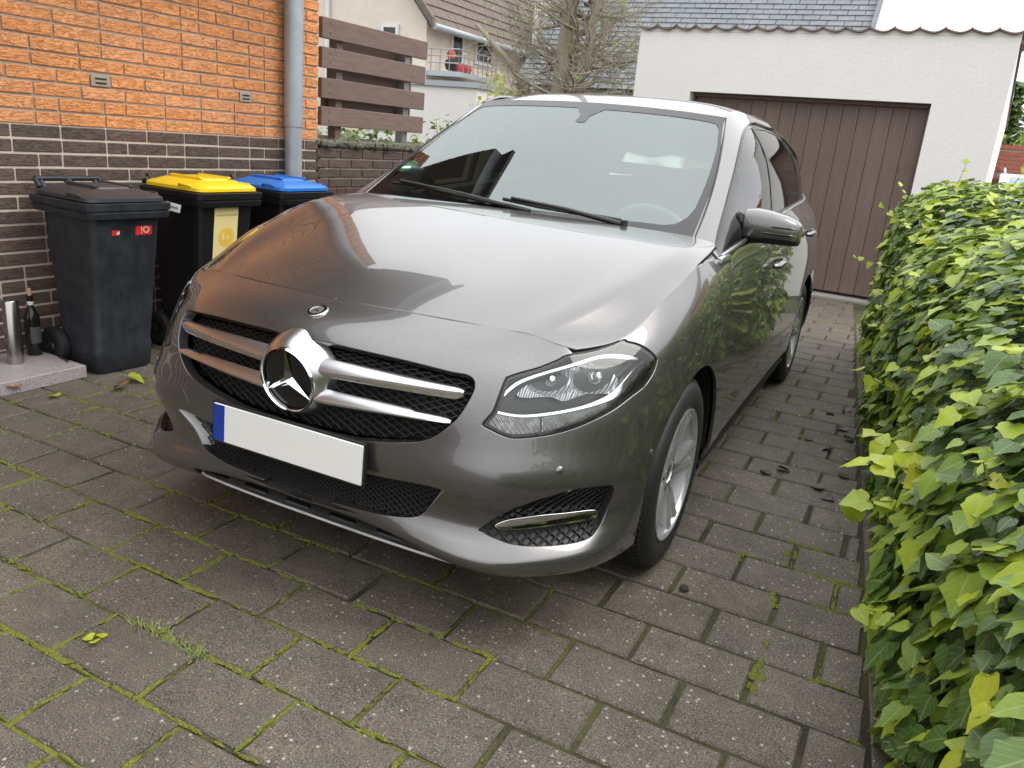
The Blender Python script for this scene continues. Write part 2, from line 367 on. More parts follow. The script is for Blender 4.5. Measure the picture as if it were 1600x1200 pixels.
GR=[ # glasshouse side: windscreen pillar -> tail; each column from the belt line up to the roof edge
[(.822,.34,.992),(.79,.355,1.012),(.752,.37,1.030),(.712,.375,1.042)],
[(.822,.60,1.007),(.790,.615,1.085),(.742,.635,1.150),(.686,.665,1.201)],
[(.820,.85,1.023),(.785,.86,1.130),(.730,.88,1.245),(.643,.905,1.337)],
[(.818,1.15,1.042),(.786,1.15,1.17),(.722,1.155,1.335),(.584,1.165,1.488)],
[(.811,1.6,1.070),(.782,1.6,1.20),(.722,1.6,1.365),(.590,1.6,1.522)],
[(.792,2.3,1.100),(.766,2.3,1.22),(.708,2.3,1.365),(.578,2.3,1.508)],
[(.752,2.85,1.122),(.728,2.85,1.22),(.675,2.85,1.34),(.548,2.84,1.455)],
[(.672,3.2,1.140),(.650,3.17,1.22),(.60,3.12,1.32),(.50,3.05,1.415)]]
glassp=Patch(GR)
RF=[ # roof: centre -> edge; front -> rear
[(0,1.132,1.507),(0,1.35,1.553),(0,1.7,1.577),(0,2.3,1.565),(0,2.8,1.508),(0,3.12,1.455)],
[(.25,1.138,1.503),(.25,1.355,1.549),(.25,1.7,1.572),(.25,2.3,1.560),(.24,2.8,1.504),(.23,3.11,1.452)],
[(.45,1.145,1.494),(.455,1.36,1.534),(.455,1.7,1.555),(.445,2.3,1.544),(.42,2.8,1.49),(.40,3.09,1.44)],
[(.584,1.165,1.485),(.592,1.38,1.508),(.590,1.7,1.523),(.578,2.3,1.509),(.55,2.82,1.460),(.50,3.05,1.417)]]
roofp=Patch(RF,True)
TG=[ # tailgate window
[(0,3.13,1.452),(0,3.24,1.33),(0,3.32,1.22),(0,3.37,1.142)],
[(.23,3.12,1.449),(.24,3.23,1.33),(.25,3.31,1.22),(.26,3.365,1.142)],
[(.40,3.10,1.437),(.42,3.20,1.325),(.44,3.28,1.22),(.46,3.335,1.142)],
[(.503,3.053,1.417),(.603,3.122,1.32),(.652,3.172,1.22),(.675,3.203,1.14)]]
tailp=Patch(TG,True)
# outlines of openings, lamps and panes in the (u, v) metres of the surfaces above
PK={'hl': [(0.8868, 0.7821), (0.9222, 0.7539), (0.9655, 0.713), (1.0186, 0.6651), (1.0506, 0.6334), (1.0609, 0.6144), (1.0454, 0.5801), (1.0059, 0.5478), (0.9484, 0.5263), (0.8906, 0.4947), (0.8352, 0.4675), (0.7783, 0.4406), (0.726, 0.423), (0.6768, 0.4142), (0.6294, 0.4098), (0.6037, 0.4149), (0.5705, 0.4307), (0.5466, 0.4465), (0.5548, 0.4715), (0.5659, 0.4965), (0.5722, 0.549), (0.5763, 0.6029), (0.5822, 0.6144), (0.6124, 0.6416), (0.6465, 0.6695), (0.6906, 0.7134), (0.7439, 0.7589)],
 'hl_strip': [(0.5671, 0.4989), (0.5981, 0.4928), (0.646, 0.4905), (0.7171, 0.5041), (0.788, 0.5227), (0.8474, 0.5446), (0.8906, 0.5664), (0.9263, 0.5976), (0.9554, 0.6218), (1.0016, 0.638), (1.0011, 0.62), (0.9776, 0.5934), (0.9371, 0.5631), (0.8943, 0.5393), (0.8495, 0.5274), (0.7891, 0.5125), (0.7181, 0.4946), (0.6469, 0.4833), (0.5989, 0.486), (0.5697, 0.4921)],
 'hl_turn': [(0.5701, 0.4888), (0.5993, 0.4835), (0.6472, 0.4806), (0.6856, 0.4847), (0.6916, 0.4295), (0.6598, 0.4222), (0.6285, 0.4186), (0.5963, 0.4252), (0.5557, 0.4502)],
 'hl_park': [(0.6937, 0.4867), (0.7185, 0.4916), (0.7895, 0.5093), (0.85, 0.5231), (0.8767, 0.5277), (0.8808, 0.4964), (0.8342, 0.4752), (0.7774, 0.448), (0.7252, 0.43), (0.7003, 0.4255)],
 'hl_refl': [(0.6202, 0.5633), (0.6422, 0.6135), (0.6718, 0.6494), (0.7433, 0.7041), (0.815, 0.7264), (0.8643, 0.7022), (0.8986, 0.655), (0.909, 0.6103), (0.8987, 0.5784), (0.8767, 0.5636), (0.8226, 0.5746), (0.7831, 0.5685), (0.7405, 0.5477), (0.7107, 0.5624), (0.6834, 0.5619), (0.6382, 0.5524)],
 'hl_bulbs': [(0.8361, 0.6494), (0.6979, 0.6447)],
 'hl_brow': [(0.5859, 0.554), (0.595, 0.5766), (0.618, 0.6146), (0.6699, 0.6631), (0.7353, 0.7094), (0.8161, 0.7471), (0.8652, 0.7386), (0.9211, 0.6999), (0.974, 0.6592), (0.927, 0.6804), (0.8646, 0.7218), (0.8153, 0.7332), (0.7356, 0.6982), (0.6712, 0.6538), (0.6228, 0.6072), (0.5996, 0.5692), (0.5887, 0.547)],
 'grille': [(0.1096, 0.6058), (0.2076, 0.6032), (0.3287, 0.6), (0.4428, 0.5935), (0.4858, 0.5942), (0.5077, 0.582), (0.5163, 0.5564), (0.5125, 0.5222), (0.4951, 0.4658), (0.4732, 0.4259), (0.4394, 0.3808), (0.3963, 0.3517), (0.3187, 0.331)],
 'fog': [(0.561, 0.1401), (0.6141, 0.1847), (0.6817, 0.221), (0.7414, 0.2422), (0.8155, 0.2565), (0.9127, 0.25), (0.9352, 0.2345), (0.9462, 0.1974), (0.937, 0.1378), (0.9031, 0.1063), (0.8703, 0.0964), (0.8116, 0.0947), (0.7322, 0.0987), (0.6627, 0.1081), (0.61, 0.1208), (0.5723, 0.1322)],
 'fog_bar': [(0.6063, 0.1492), (0.645, 0.161), (0.7196, 0.1642), (0.804, 0.1588), (0.9004, 0.1526), (0.912, 0.1454), (0.9034, 0.1352), (0.8089, 0.1371), (0.7246, 0.1394), (0.6604, 0.1408), (0.6166, 0.1426)],
 'intake': [(0.4815, 0.2307), (0.457, 0.2037), (0.4045, 0.1371), (0.3867, 0.1237), (0.3612, 0.1133), (0.3123, 0.1012), (0.2518, 0.0883), (0.1208, 0.0736), (0.0, 0.0639)],
 'lip': [(0.0257, 0.049), (0.15, 0.0433), (0.3281, 0.0484), (0.4307, 0.0448), (0.4196, 0.0), (0.4249, 0.0)],
 'sens': [(0.7473, 0.312), (1.1092, 0.2892)],
 'fline': [(1.0064, 0.5453), (1.0963, 0.4866), (1.2046, 0.4169)],
 'dlo': [(0.0, 0.0), (0.1451, 0.1548), (0.3406, 0.2162), (0.5368, 0.2579), (0.7964, 0.29), (1.0033, 0.3148), (1.1607, 0.331), (1.3518, 0.3451), (1.6846, 0.3434)],
 'pane1': [(0.5927, 0.2533), (0.8054, 0.2875), (0.9977, 0.3092), (1.1438, 0.3177), (1.396, 0.3312), (1.0902, 0.1716), (1.0834, 0.0496)],
 'wind': [(-0.6542, 0.9134), (-0.3835, 0.8868), (-0.1548, 0.8801), (-0.1013, 0.7625), (-0.0586, 0.7191), (-0.0001, 0.7233), (0.0141, 0.8163), (0.0469, 0.8693), (0.3299, 0.8456), (0.5949, 0.8504), (0.6339, 0.8326), (0.639, 0.6764), (0.626, 0.41), (0.6169, 0.2176), (0.6054, 0.131), (0.5852, 0.0895), (0.548, 0.0685), (0.3288, 0.0283)],
 'wip1': [(-0.5294, 0.0802), (-0.2788, 0.0493), (-0.0038, 0.0042)],
 'wip2': [(-0.0288, 0.0344), (0.2234, 0.0), (0.4168, 0.0051)],
 'plak': [(-0.6275, 0.2891)],
 'seam': [(1.9061, 0.7683), (1.9386, 0.7062), (2.0052, 0.6409)],
 'hand': [(2.9873, 0.6034), (3.9591, 0.6391)],
 'tow': [(0.5032, 0.3027), (0.4904, 0.3085), (0.4582, 0.3129), (0.4291, 0.2994), (0.4143, 0.2785), (0.4064, 0.2538), (0.4375, 0.248), (0.8152, 0.1318), (0.4878, 0.2708)],
 'barL': [(0.4812, 0.2371), (0.4403, 0.2485), (0.4361, 0.1866), (0.488, 0.1649), (0.4148, 0.1082), (0.3906, 0.1127), (0.4497, 0.1249)]}
# ---------------------------------------------------------------- car materials
M={}
m=M['paint']=mat('mountain_grey_paint',(.12,.115,.114),.27,.80,1.0); m.node_tree.nodes['Principled BSDF'].inputs['Coat Roughness'].default_value=.012
g=G(m); nn=g.noise(g.co('Object'),900,2); g.col(g.mix(g.fr(nn,.35,.65),(.112,.107,.105),(.182,.174,.171)))
M['gloss']=mat('black_gloss',(.008,.008,.009),.08)
M['plastic']=mat('black_plastic',(.010,.0105,.011),.42)
M['rubber']=mat('black_rubber',(.012,.012,.012),.6)
M['chrome']=mat('chrome',(.78,.79,.80),.06,1)
M['satin']=mat('satin_silver',(.60,.61,.62),.28,1,.3)
M['alu']=mat('wheel_silver',(.68,.69,.70),.24,.78,.6)
M['mesh']=mat('black_mesh',(.007,.007,.0075),.4)
M['dark']=mat('dark_void',(.004,.004,.004),.8)
M['wglass']=glass('windscreen_glass',(.74,.86,.82),2.35,tint2=(.90,.985,.965))
M['sglass']=glass('side_window_glass',(.80,.88,.85),1.6)
M['pglass']=glass('privacy_glass',(.10,.11,.11),1.75)
M['lens']=glass('lamp_lens',(.96,.98,.98),1.55)
M['seat']=mat('seat_cloth',(.11,.11,.115),.8)
M['trim']=mat('interior_trim',(.20,.215,.215),.6)
M['head']=mat('headliner',(.62,.60,.56),.85)
M['plate']=mat('plate_white',(.75,.75,.72),.35)
M['blue']=mat('plate_blue',(.01,.04,.30),.35)
M['lampblack']=mat('lamp_housing',(.006,.006,.0065),.35)
M['reflector']=mat('lamp_reflector',(.92,.93,.94),.20,.48)
g=G(M['reflector']); w=g.n('TexWave',wave_type='BANDS',bands_direction='X'); w.inputs['Scale'].default_value=30; w.inputs['Distortion'].default_value=2; g.l(g.co('Object'),w.inputs['Vector']); g.bump(w.outputs['Fac'],.9,.006)
M['signal']=mat('signal_prism',(.62,.60,.58),.12,.75)
g=G(M['signal']); w=g.n('TexWave',wave_type='BANDS',bands_direction='DIAGONAL'); w.inputs['Scale'].default_value=34; g.l(g.co('Object'),w.inputs['Vector']); g.bump(w.outputs['Fac'],.7,.004); ns=g.noise(g.co('Object'),60,2); g.col(g.mix(g.fr(ns,.4,.65),(.55,.5,.48),(.75,.76,.77)))
M['barrelshade']=mat('rim_inside_shade',(.30,.30,.31),.45,.6)  # inside of the rim coloured darker to stand for its shade
M['sheentrim']=mat('pale_sheen',(.72,.72,.72),.35,0,.4)  # pale colour stands in for sky sheen on intake ends and splitter line
M['disc']=mat('brake_disc',(.25,.25,.26),.35,1)
M['green']=mat('sticker_green',(.01,.55,.22),.4); M['white']=mat('sticker_white',(.8,.8,.8),.4); M['red']=mat('sticker_red',(.65,.03,.02),.4)
# ---------------------------------------------------------------- setting materials
def wallmat(name,a,b,sc,bumpd=.01,rough=.9,bs=.25):
    m=mat(name,a,rough); g=G(m); p=g.pos(); n1=g.noise(p,sc,6,.6); n2=g.noise(p,sc*.12,3)
    g.col(g.mix(g.math('MULTIPLY',g.fr(n1,.3,.7),g.fr(n2,.2,.8,.3,1)),a,b)); g.bump(n1,bs,bumpd); return m
m=M['paver']=mat('paver_concrete',(.06,.056,.052),.75); g=G(m)
p=g.pos(); r=g.rnd(); n1=g.noise(p,9,5,.65); n2=g.noise(p,270,2,.7); n3=g.noise(p,1.3,3)
base=g.mix(g.fr(n1,.3,.72),(.058,.051,.042),(.122,.105,.084)); base=g.mix(g.fr(r,0,1,0,.95),base,g.mix(g.fr(n1,.3,.7),(.052,.042,.034),(.140,.118,.093)))
n9=g.noise(p,190,2,.7); n10=g.noise(p,330,1,.5); base=g.mix(g.fr(n2,.50,.66,0,.8),base,(.23,.20,.165)); base=g.mix(g.fr(n10,.56,.66,0,.75),base,(.27,.24,.20)); base=g.mix(g.math('MULTIPLY',g.fr(n9,.46,.34),.85),base,(.012,.010,.009))
v=g.vor(p,46); v2=g.vor(p,115); big=g.n('TexVoronoi',feature='F1'); big.inputs['Scale'].default_value=46; g.l(p,big.inputs['Vector'])
sc=g.n('SeparateColor'); g.l(big.outputs['Color'],sc.inputs[0])
sx=g.n('SeparateXYZ'); g.l(p,sx.inputs[0]); dens_=g.math('ADD',g.fr(n3,.35,.65,.04,.26),g.fr(sx.outputs[0],-.6,1.1,0,.22)); sp=g.math('MULTIPLY',g.fr(v,.24,.10),g.math('LESS_THAN',sc.outputs[0],dens_)); 
b2=g.n('TexVoronoi',feature='F1'); b2.inputs['Scale'].default_value=115; g.l(p,b2.inputs['Vector']); sc2=g.n('SeparateColor'); g.l(b2.outputs['Color'],sc2.inputs[0]); sp2=g.math('MULTIPLY',g.fr(v2,.30,.12),g.math('LESS_THAN',sc2.outputs[0],.27))
base=g.mix(g.math('MULTIPLY',sp2,.9),base,(.36,.335,.29)); base=g.mix(g.math('MULTIPLY',sp,.95),base,(.46,.44,.39))
n5=g.noise(p,2.6,5,.6); base=g.mix(g.fr(n5,.56,.74,0,.32),base,(.050,.056,.022)); n12=g.noise(p,.9,4,.6); base=g.mix(1.0,base,g.ramp(n12,[(.30,(.66,.64,.62)),(.68,(1.0,.97,.92))]),'MULTIPLY')
g.col(base); g.rough(g.fr(n3,.3,.7,.55,.85)); g.bump(g.mix(.5,g.mix(.5,n2,n9),n1),.75,.005)
m=M['moss']=mat('joint_moss',(.05,.06,.015),.95); g=G(m); p=g.pos(); n1=g.noise(p,2.1,4,.6); n2=g.noise(p,160,3)
c=g.mix(g.fr(n2,.3,.7),(.014,.012,.009),(.036,.031,.020)); sxm=g.n('SeparateXYZ'); g.l(p,sxm.inputs[0]); c=g.mix(g.math('MULTIPLY',g.fr(n1,.40,.56),g.fr(sxm.outputs[0],.3,1.0,1,.30)),c,g.mix(g.fr(n2,.3,.7),(.075,.085,.012),(.17,.19,.022))); g.col(c); g.bump(n2,.8,.006)
m=M['mossclump']=mat('moss_clump',(.10,.12,.02),.95); g=G(m); p=g.pos(); n2=g.noise(p,210,3); g.col(g.mix(g.fr(n2,.3,.7),(.060,.072,.010),(.21,.23,.028))); g.bump(n2,.9,.006)
def brickmat(name,a,b,c,st):
    m=mat(name,a,.75); g=G(m); p=g.pos((1,.85,5.0)); r=g.rnd()
    q=g.n('Mapping'); q.inputs['Rotation'].default_value=(R(14),0,0); g.l(p,q.inputs['Vector'])
    n1=g.noise(q.outputs[0],15,4,.62); n2=g.noise(g.pos(),70,3)
    w=g.n('TexNoise'); w.inputs['Scale'].default_value=21; w.inputs['Detail'].default_value=3; w.inputs['Distortion'].default_value=.9; g.l(q.outputs[0],w.inputs['Vector'])
    ln=g.math('ABSOLUTE',g.math('SUBTRACT',w.outputs['Fac'],.5)); groove=g.fr(ln,.0,.045,1,0)
    cc=g.mix(g.fr(n1,.3,.7),a,b); cc=g.mix(g.fr(r,.2,1,0,.8),cc,c); cc=g.mix(1.0,cc,g.ramp(g.noise(g.pos(),1.6,4,.6),[(.32,(.84,.82,.80)),(.62,(1,1,1))]),'MULTIPLY'); cc=g.mix(g.math('MULTIPLY',groove,st),cc,tuple(x*.32 for x in a)); cc=g.mix(g.fr(n2,.55,.75,0,.3),cc,tuple(min(1,x*1.35) for x in b)); g.col(cc)
    g.bump(g.mix(.35,g.math('SUBTRACT',1,groove),n1),.7,.010); return m
M['obrick']=brickmat('orange_brick',(.74,.275,.085),(.86,.375,.14),(.82,.37,.17),.55)
M['bbrick']=brickmat('brown_brick',(.082,.054,.043),(.135,.095,.078),(.155,.100,.080),.5)
M['omortar']=wallmat('grey_mortar',(.30,.25,.20),(.42,.36,.29),60)
M['bmortar']=wallmat('pale_mortar',(.48,.40,.34),(.60,.51,.44),60)
M['stucco']=wallmat('white_plaster',(.73,.71,.68),(.80,.785,.76),38,.006,.9,.35)
M['beige']=wallmat('beige_render',(.66,.58,.49),(.76,.69,.60),3)
M['zinc']=wallmat('grey_zinc',(.34,.38,.41),(.45,.48,.50),14,.002,.4,.1); M['zinc'].node_tree.nodes['Principled BSDF'].inputs['Metallic'].default_value=.35
def wood(name,a,b,axis=(1,.12,6)):
    m=mat(name,a,.6); g=G(m); p=g.co('Object',axis); n=g.noise(p,9,5,.6); r=g.rnd(); c=g.mix(g.fr(n,.3,.7),a,b); c=g.mix(g.fr(r,0,1,0,.35),c,tuple(x*.7 for x in a)); g.col(c); g.bump(n,.25,.004); return m
M['board']=wood('brown_stained_board',(.145,.092,.074),(.205,.140,.115),(6,.6,6)); M['gate']=wood('red_brown_board',(.075,.034,.028),(.105,.05,.042),(6,6,.5))
M['door']=wood('garage_door_board',(.140,.092,.076),(.188,.132,.112),(7,7,.4))
M['slate']=wallmat('grey_roof_tile',(.15,.165,.18),(.24,.25,.26),9); M['brownroof']=wallmat('brown_roof_tile',(.12,.09,.078),(.19,.15,.125),9)
M['pantile']=wallmat('weathered_pantile',(.16,.11,.10),(.26,.20,.18),20)
M['concrete']=wallmat('pale_concrete',(.24,.225,.20),(.36,.34,.31),24); M['granite']=mat('granite',(.3,.3,.3),.5)
g=G(M['granite']); p=g.pos(); v=g.noise(p,190,2,.8); v2=g.noise(p,90,2); g.col(g.mix(g.fr(v2,.45,.6,0,.6),g.ramp(v,[(.36,(.055,.05,.055)),(.46,(.25,.23,.23)),(.60,(.42,.38,.38))]),(.35,.30,.30)))
M['soffit']=wallmat('soffit_board',(.23,.23,.235),(.30,.30,.30),6)
M['capstone']=wallmat('mossy_cap',(.09,.085,.05),(.26,.25,.21),55,.02,.95,.9)
M['pane']=mat('window_pane',(.03,.04,.045),.05); M['frame']=mat('white_frame',(.7,.7,.68),.4); M['steel']=mat('brushed_steel',(.42,.40,.37),.22,1); M['rail']=mat('galvanised_rail',(.35,.36,.37),.4,.8)
M['redcloth']=mat('red_plastic',(.55,.07,.05),.5); M['soil']=wallmat('dark_soil',(.03,.024,.018),(.06,.05,.038),30,.02)
M['redbrick']=wallmat('red_brick_far',(.25,.07,.045),(.38,.13,.08),12)
# ---------------------------------------------------------------- ground and paving
mb=MB(); mb.add([(-160,-160,-.03),(160,-160,-.03),(160,260,-.03),(-160,260,-.03)],[(0,1,2,3)]); tag(mb.build('ground',M['soil']),kind='structure')
DX0,DX1,DY0,DY1=-4.2,1.44,-4.4,6.40
EDGE=lambda y:1.515-.0785*y; PX,PY=.315,.2
mb=MB(); mb.add([(DX0-.2,DY0-.3,-.0085),(2.3,DY0-.3,-.0085),(2.3,6.47,-.0085),(DX0-.2,6.47,-.0085)],[(0,1,2,3)])
DRIVE=tag(mb.build('driveway',M['moss']),kind='structure')
def pavmesh(dx,name='paver'):
    mb=MB(); mb.box((0,0,-.03),(dx-.012,PY-.0125,.06),b=.0055); me=mb.mesh(name,M['paver']); return me
pm=[pavmesh(PX),pavmesh(PX-.003),pavmesh(PX-.005)]
cand=[]; inv=CAM.matrix_world.inverted()
row0=round((-.99-DY0)/PY)
for j in range(int((DY1-DY0)/PY)):
    y=-.99+PY/2+(j-row0)*PY; off=0 if (j-row0)%2==0 else PX/2
    x=-.63-PX*14+off+PX/2
    if y<-2.0: pass
    xe=EDGE(y)-.006
    while x<xe+PX*.5:
        if x-PX/2<xe-.05 and x>DX0: cand.append((x-PX/2+min(PX,xe-(x-PX/2))/2,y,min(PX,xe-(x-PX/2))))
        x+=PX
def prio(c):
    q=inv@Vector((c[0],c[1],0)); d=-q.z
    if d<.2: return 99
    u=q.x/d*1234.5; v=q.y/d*1234.5
    if abs(u)>900 or v<-720 or v>420: return 50+d
    if abs(c[0])<.84 and -.3<c[1]<3.3: return 30+d
    if c[0]<-.9 and c[1]>.7: return 30+d
    return d
cand.sort(key=prio)
rest=MB()
prng=random.Random(3)
for k,(x,y,w) in enumerate(cand):
    dz=prng.uniform(-.0022,.0016); rx,ry,rz=prng.gauss(0,.004),prng.gauss(0,.004),prng.gauss(0,.006)
    if k<300:
        me=pm[k%3] if abs(w-PX)<.004 else pavmesh(w)
        o=link('paver',me,DRIVE,(x+prng.gauss(0,.0012),y+prng.gauss(0,.0012),dz),(rx,ry,rz))
    else: rest.box((x,y,-.03+dz),(w-.012,PY-.0125,.06),b=.0055)
tag(rest.build('paver_field',M['paver'],DRIVE),kind='stuff')
EDG=empty('edge_strip',(EDGE(0),0,0),math.atan(.0785)); tag(EDG,kind='structure')
mb=MB(); mb.box((.155,0,-.03),(.30,.492,.06),b=.005); km=mb.mesh('edge_slab',M['paver'])
for k in range(15): link('edge_slab',km,EDG,(0,-2.0+k*.5,prng.uniform(-.002,.001)))
mb=MB(); mb.box((.10,6.52,-.02),(2.55,.20,.09),b=.01); THR=tag(mb.build('concrete_threshold',M['concrete'],None,None,(0,0,0)),kind='structure')
# moss cushions squeezed out of the joints
mb=MB(); lr=random.Random(11)
def clump(x,y,rx,ry,h):
    n=7; V=[(x,y,h)]; 
    for rr,hh in ((.6,.75),(1,-.004/h if h else 0)):
        for k in range(n): a=2*PI*k/n; q=rr*lr.uniform(.8,1.15); V.append((x+rx*q*math.cos(a),y+ry*q*math.sin(a),h*hh))
    F=[(0,1+k,1+(k+1)%n) for k in range(n)]+[(1+k,1+n+k,1+n+(k+1)%n,1+(k+1)%n) for k in range(n)]
    mb.add(V,F)
def mossy(x,y): return .75*mnoise.noise(Vector((x*1.5+3.1,y*1.5,0)))+.5*mnoise.noise(Vector((x*6,y*6,2)))+.35*mnoise.noise(Vector((x*23,y*23,5)))+(.26 if x<.65 and y<-.75 else 0)+(.10 if x<.4 else -.04)-(.2 if y>1.2 else 0)
for (x,y,w) in cand:
    if prio((x,y,w))>30: continue
    for k in range(70):
        if k<43: px,py=x-w/2+w*lr.random(),y-PY/2+lr.gauss(0,.0034); hor=True
        else: px,py=x-w/2+lr.gauss(0,.0034),y-PY/2+PY*lr.random(); hor=False
        mo=mossy(px,py)
        if mo>.14 and lr.random()<min(1,(mo-.10)*1.9):
            s=lr.uniform(.0030,.0058)*(1+1.6*max(0,mo-.22)); L_=lr.uniform(1.6,4.6)
            clump(px,py,s*(L_ if hor else .8),s*(.8 if hor else L_),lr.uniform(.0004,.0032))
for (px,py,s) in ((1.275,-.46,.022),(1.272,-.52,.014),(1.268,-.42,.018),(1.24,.31,.014),(1.25,-.05,.016),(1.24,.0,.012),(1.27,-.30,.012)):
    for k in range(9): clump(px+lr.gauss(0,s*.35),py+lr.gauss(0,s*.9),s*.6,s*.7,lr.uniform(.003,.007))
tag(mb.build('moss',M['mossclump'],None,180),kind='stuff')
# ---------------------------------------------------------------- brick house on the left
HY=R(-2.5838); HOUSE=empty('brick_house',(-2.5846,0,0),HY)      # local: x = out of the wall, y = along it, z = up
tag(HOUSE,'house with an orange brick wall above a dark brown brick base','house')
ZB=1.1885; CO=.0695; S1=2.18; EAV=3.06
mb=MB(); mb.box((-.20-.0045,(-7+S1-.006)/2,ZB/2),(.40,S1+7-.012,ZB)); mb.build('base_wall',M['bmortar'],HOUSE)
mb=MB(); mb.box((-.20-.0065,(-7+S1-.006)/2,(ZB+EAV)/2),(.40,S1+7-.012,EAV-ZB)); mb.build('upper_wall',M['omortar'],HOUSE)
def brickmesh(w,h,mt,d=.024):
    mb=MB(); mb.box((0,0,0),(d,w,h),b=.003); return mb.mesh('brick',mt)
BM_={}
def bm(w,h,k):
    key=(round(w,3),round(h,3),k)
    if key not in BM_: BM_[key]=brickmesh(w,h,M[k])
    return BM_[key]
br=random.Random(5); nb=0
vents=[(.49,.60,1.405),(1.48,1.575,1.405)]
restO=MB(); restB=MB()
def course(z0,h,k,j,limit):
    """one course of the wild bond: stretchers with a header now and then"""
    global nb
    s=S1-(.1 if j%2 else .0)+0.0; s=S1
    first=True; cnt=0
    pat=br.random()
    while s>-6.8:
        w=.2385
        if first: w=.115 if j%2 else .2385
        elif br.random()<.16: w=.1135
        a,b=s-w,s
        first=False
        hitv=[v for v in vents if not (b<v[0]-.004 or a>v[1]+.004) and z0<v[2]+.02<z0+h+.03 and k=='obrick']
        if hitv:
            v=hitv[0]
            for (aa,bb) in ((a,v[0]-.008),(v[1]+.008,b)):
                if bb-aa>.03: emit(aa,bb,z0,h,k,limit)
        else: emit(a,b,z0,h,k,limit)
        s=a-.0115
def emit(a,b,z0,h,k,limit):
    global nb
    w=b-a; c=(a+b)/2; dx=br.gauss(0,.0012)
    if limit and c>-.42 and nb<296:
        link('brick',bm(w,h,k),HOUSE,(-.011+dx,c,z0+h/2)); nb+=1
    else: (restO if k=='obrick' else restB).box((-.011+dx,c,z0+h/2),(.024,w,h),b=.003)
order=[]
for j in range(9): course(ZB+.0005+j*CO,CO-.0115,'obrick',j,True)
for j in range(17):
    z0=ZB-(j+1)*CO+.0055
    if z0>0: course(z0,CO-.0125,'bbrick',j+1,j<16)
j=9
while ZB+j*CO<EAV-.05: course(ZB+.0005+j*CO,CO-.0115,'obrick',j,False); j+=1
tag(restO.build('upper_brickwork',M['obrick'],HOUSE),kind='stuff'); tag(restB.build('base_brickwork',M['bbrick'],HOUSE),kind='stuff')
for a,b,z in vents:
    v=empty('air_vent',(0,(a+b)/2,z+.017)); v.parent=HOUSE
    mb=MB(); mb.box((-.004,0,.0),(.02,b-a,.058),b=.004); mb.build('vent_frame',M['capstone'] if 0 else M['omortar'],v,30)
    for q in (-.010,.011):
        mb=MB(); mb.box((.0065,0,q),(.003,(b-a)*.58,.008)); mb.build('vent_slot',M['dark'],v)
# eaves: soffit boards, fascia, gutter, sloping roof
mb=MB(); mb.box((.27,(-7+1.98)/2,EAV+.02),(1.26,1.98+7,.04)); mb.build('soffit',M['soffit'],HOUSE)
mb=MB(); mb.box((.91,(-7+1.98)/2,EAV+.09),(.025,1.98+7,.18)); mb.build('fascia',M['soffit'],HOUSE)
mb=MB(); mb.add([(1.0,-7,EAV+.18),(1.0,2.05,EAV+.18),(-4.5,2.05,EAV+3.4),(-4.5,-7,EAV+3.4),(1.0,-7,EAV+.24),(1.0,2.05,EAV+.24),(-4.5,2.05,EAV+3.46),(-4.5,-7,EAV+3.46)],[(3,2,1,0),(4,5,6,7),(0,1,5,4),(1,2,6,5),(2,3,7,6),(3,0,4,7)]); mb.build('roof',M['brownroof'],HOUSE)
mb=MB(); mb.box((-4.6,(-7+S1)/2,2.9),(8.4,S1+7,5.8)); 
mb=MB(); mb.box((-4.4,S1-.10,EAV/2),(8.0,.18,EAV)); mb.build('gable_wall',M['omortar'],HOUSE)
# downpipe
DP=empty('downpipe',(.07,1.875,0)); DP.parent=HOUSE
mb=MB(); mb.tube([(0,0,.0),(0,0,1.28)],.057,24); mb.build('lower_pipe',M['zinc'],DP,60)
mb=MB(); mb.tube([(0,0,1.27),(0,0,EAV+.05)],.0615,24); mb.build('upper_pipe',M['zinc'],DP,60)
for z in (.75,2.1):
    mb=MB(); mb.lathe([(.062,-.014),(.066,-.014),(.066,.014),(.062,.014)],24,(0,0,z)); mb.box((-.065,0,z),(.05,.02,.02)); mb.build('pipe_bracket',M['rail'],DP,50)
# ---------------------------------------------------------------- low wall with a slatted fence on it, beyond the house corner
LW=empty('garden_wall',(-2.5846,0,0),HY); tag(LW,'low dark brown brick wall with a mossy rough coping under the slatted fence','wall')
mb=MB(); mb.box((-.12,S1+.06+.66,.575),(.21,1.34,1.12)); mb.build('wall_core',M['bmortar'],LW)
for j in range(4):
    z0=1.135-(j+1)*CO+.006; s=S1+.004
    i=0
    while s<3.45:
        w=.2385 if (i or j%2==0) else .1135
        w=min(w,3.46-s)
        if w>.03: link('brick',bm(w,CO-.0125,'bbrick'),LW,(-.011+br.gauss(0,.001),s+w/2,z0+(CO-.0125)/2))
        s+=w+.0115;i+=1
cp=MB(); n=46
for i in range(n):
    s0=S1+.003+i*1.29/n
    cp.box((-.06+br.gauss(0,.008),s0+.018,1.172+br.gauss(0,.004)),(.17,.060,.058+br.gauss(0,.010)),b=.018)
tag(cp.build('coping',M['capstone'],LW,30),kind='stuff')
GT=empty('timber_gate',(-2.5846,0,0),HY); tag(GT,'dark red brown boarding below the low brick wall beside the house corner','gate')
for k in range(13): 
    mb=MB(); mb.box((.008,S1+.045+k*.098,.425),(.022,.092,.86),b=.003); mb.build('board',M['gate'],GT)
FN=empty('slatted_fence',(-2.5846,0,0),HY); tag(FN,'fence of four wide brown horizontal boards beside the brick house','fence')
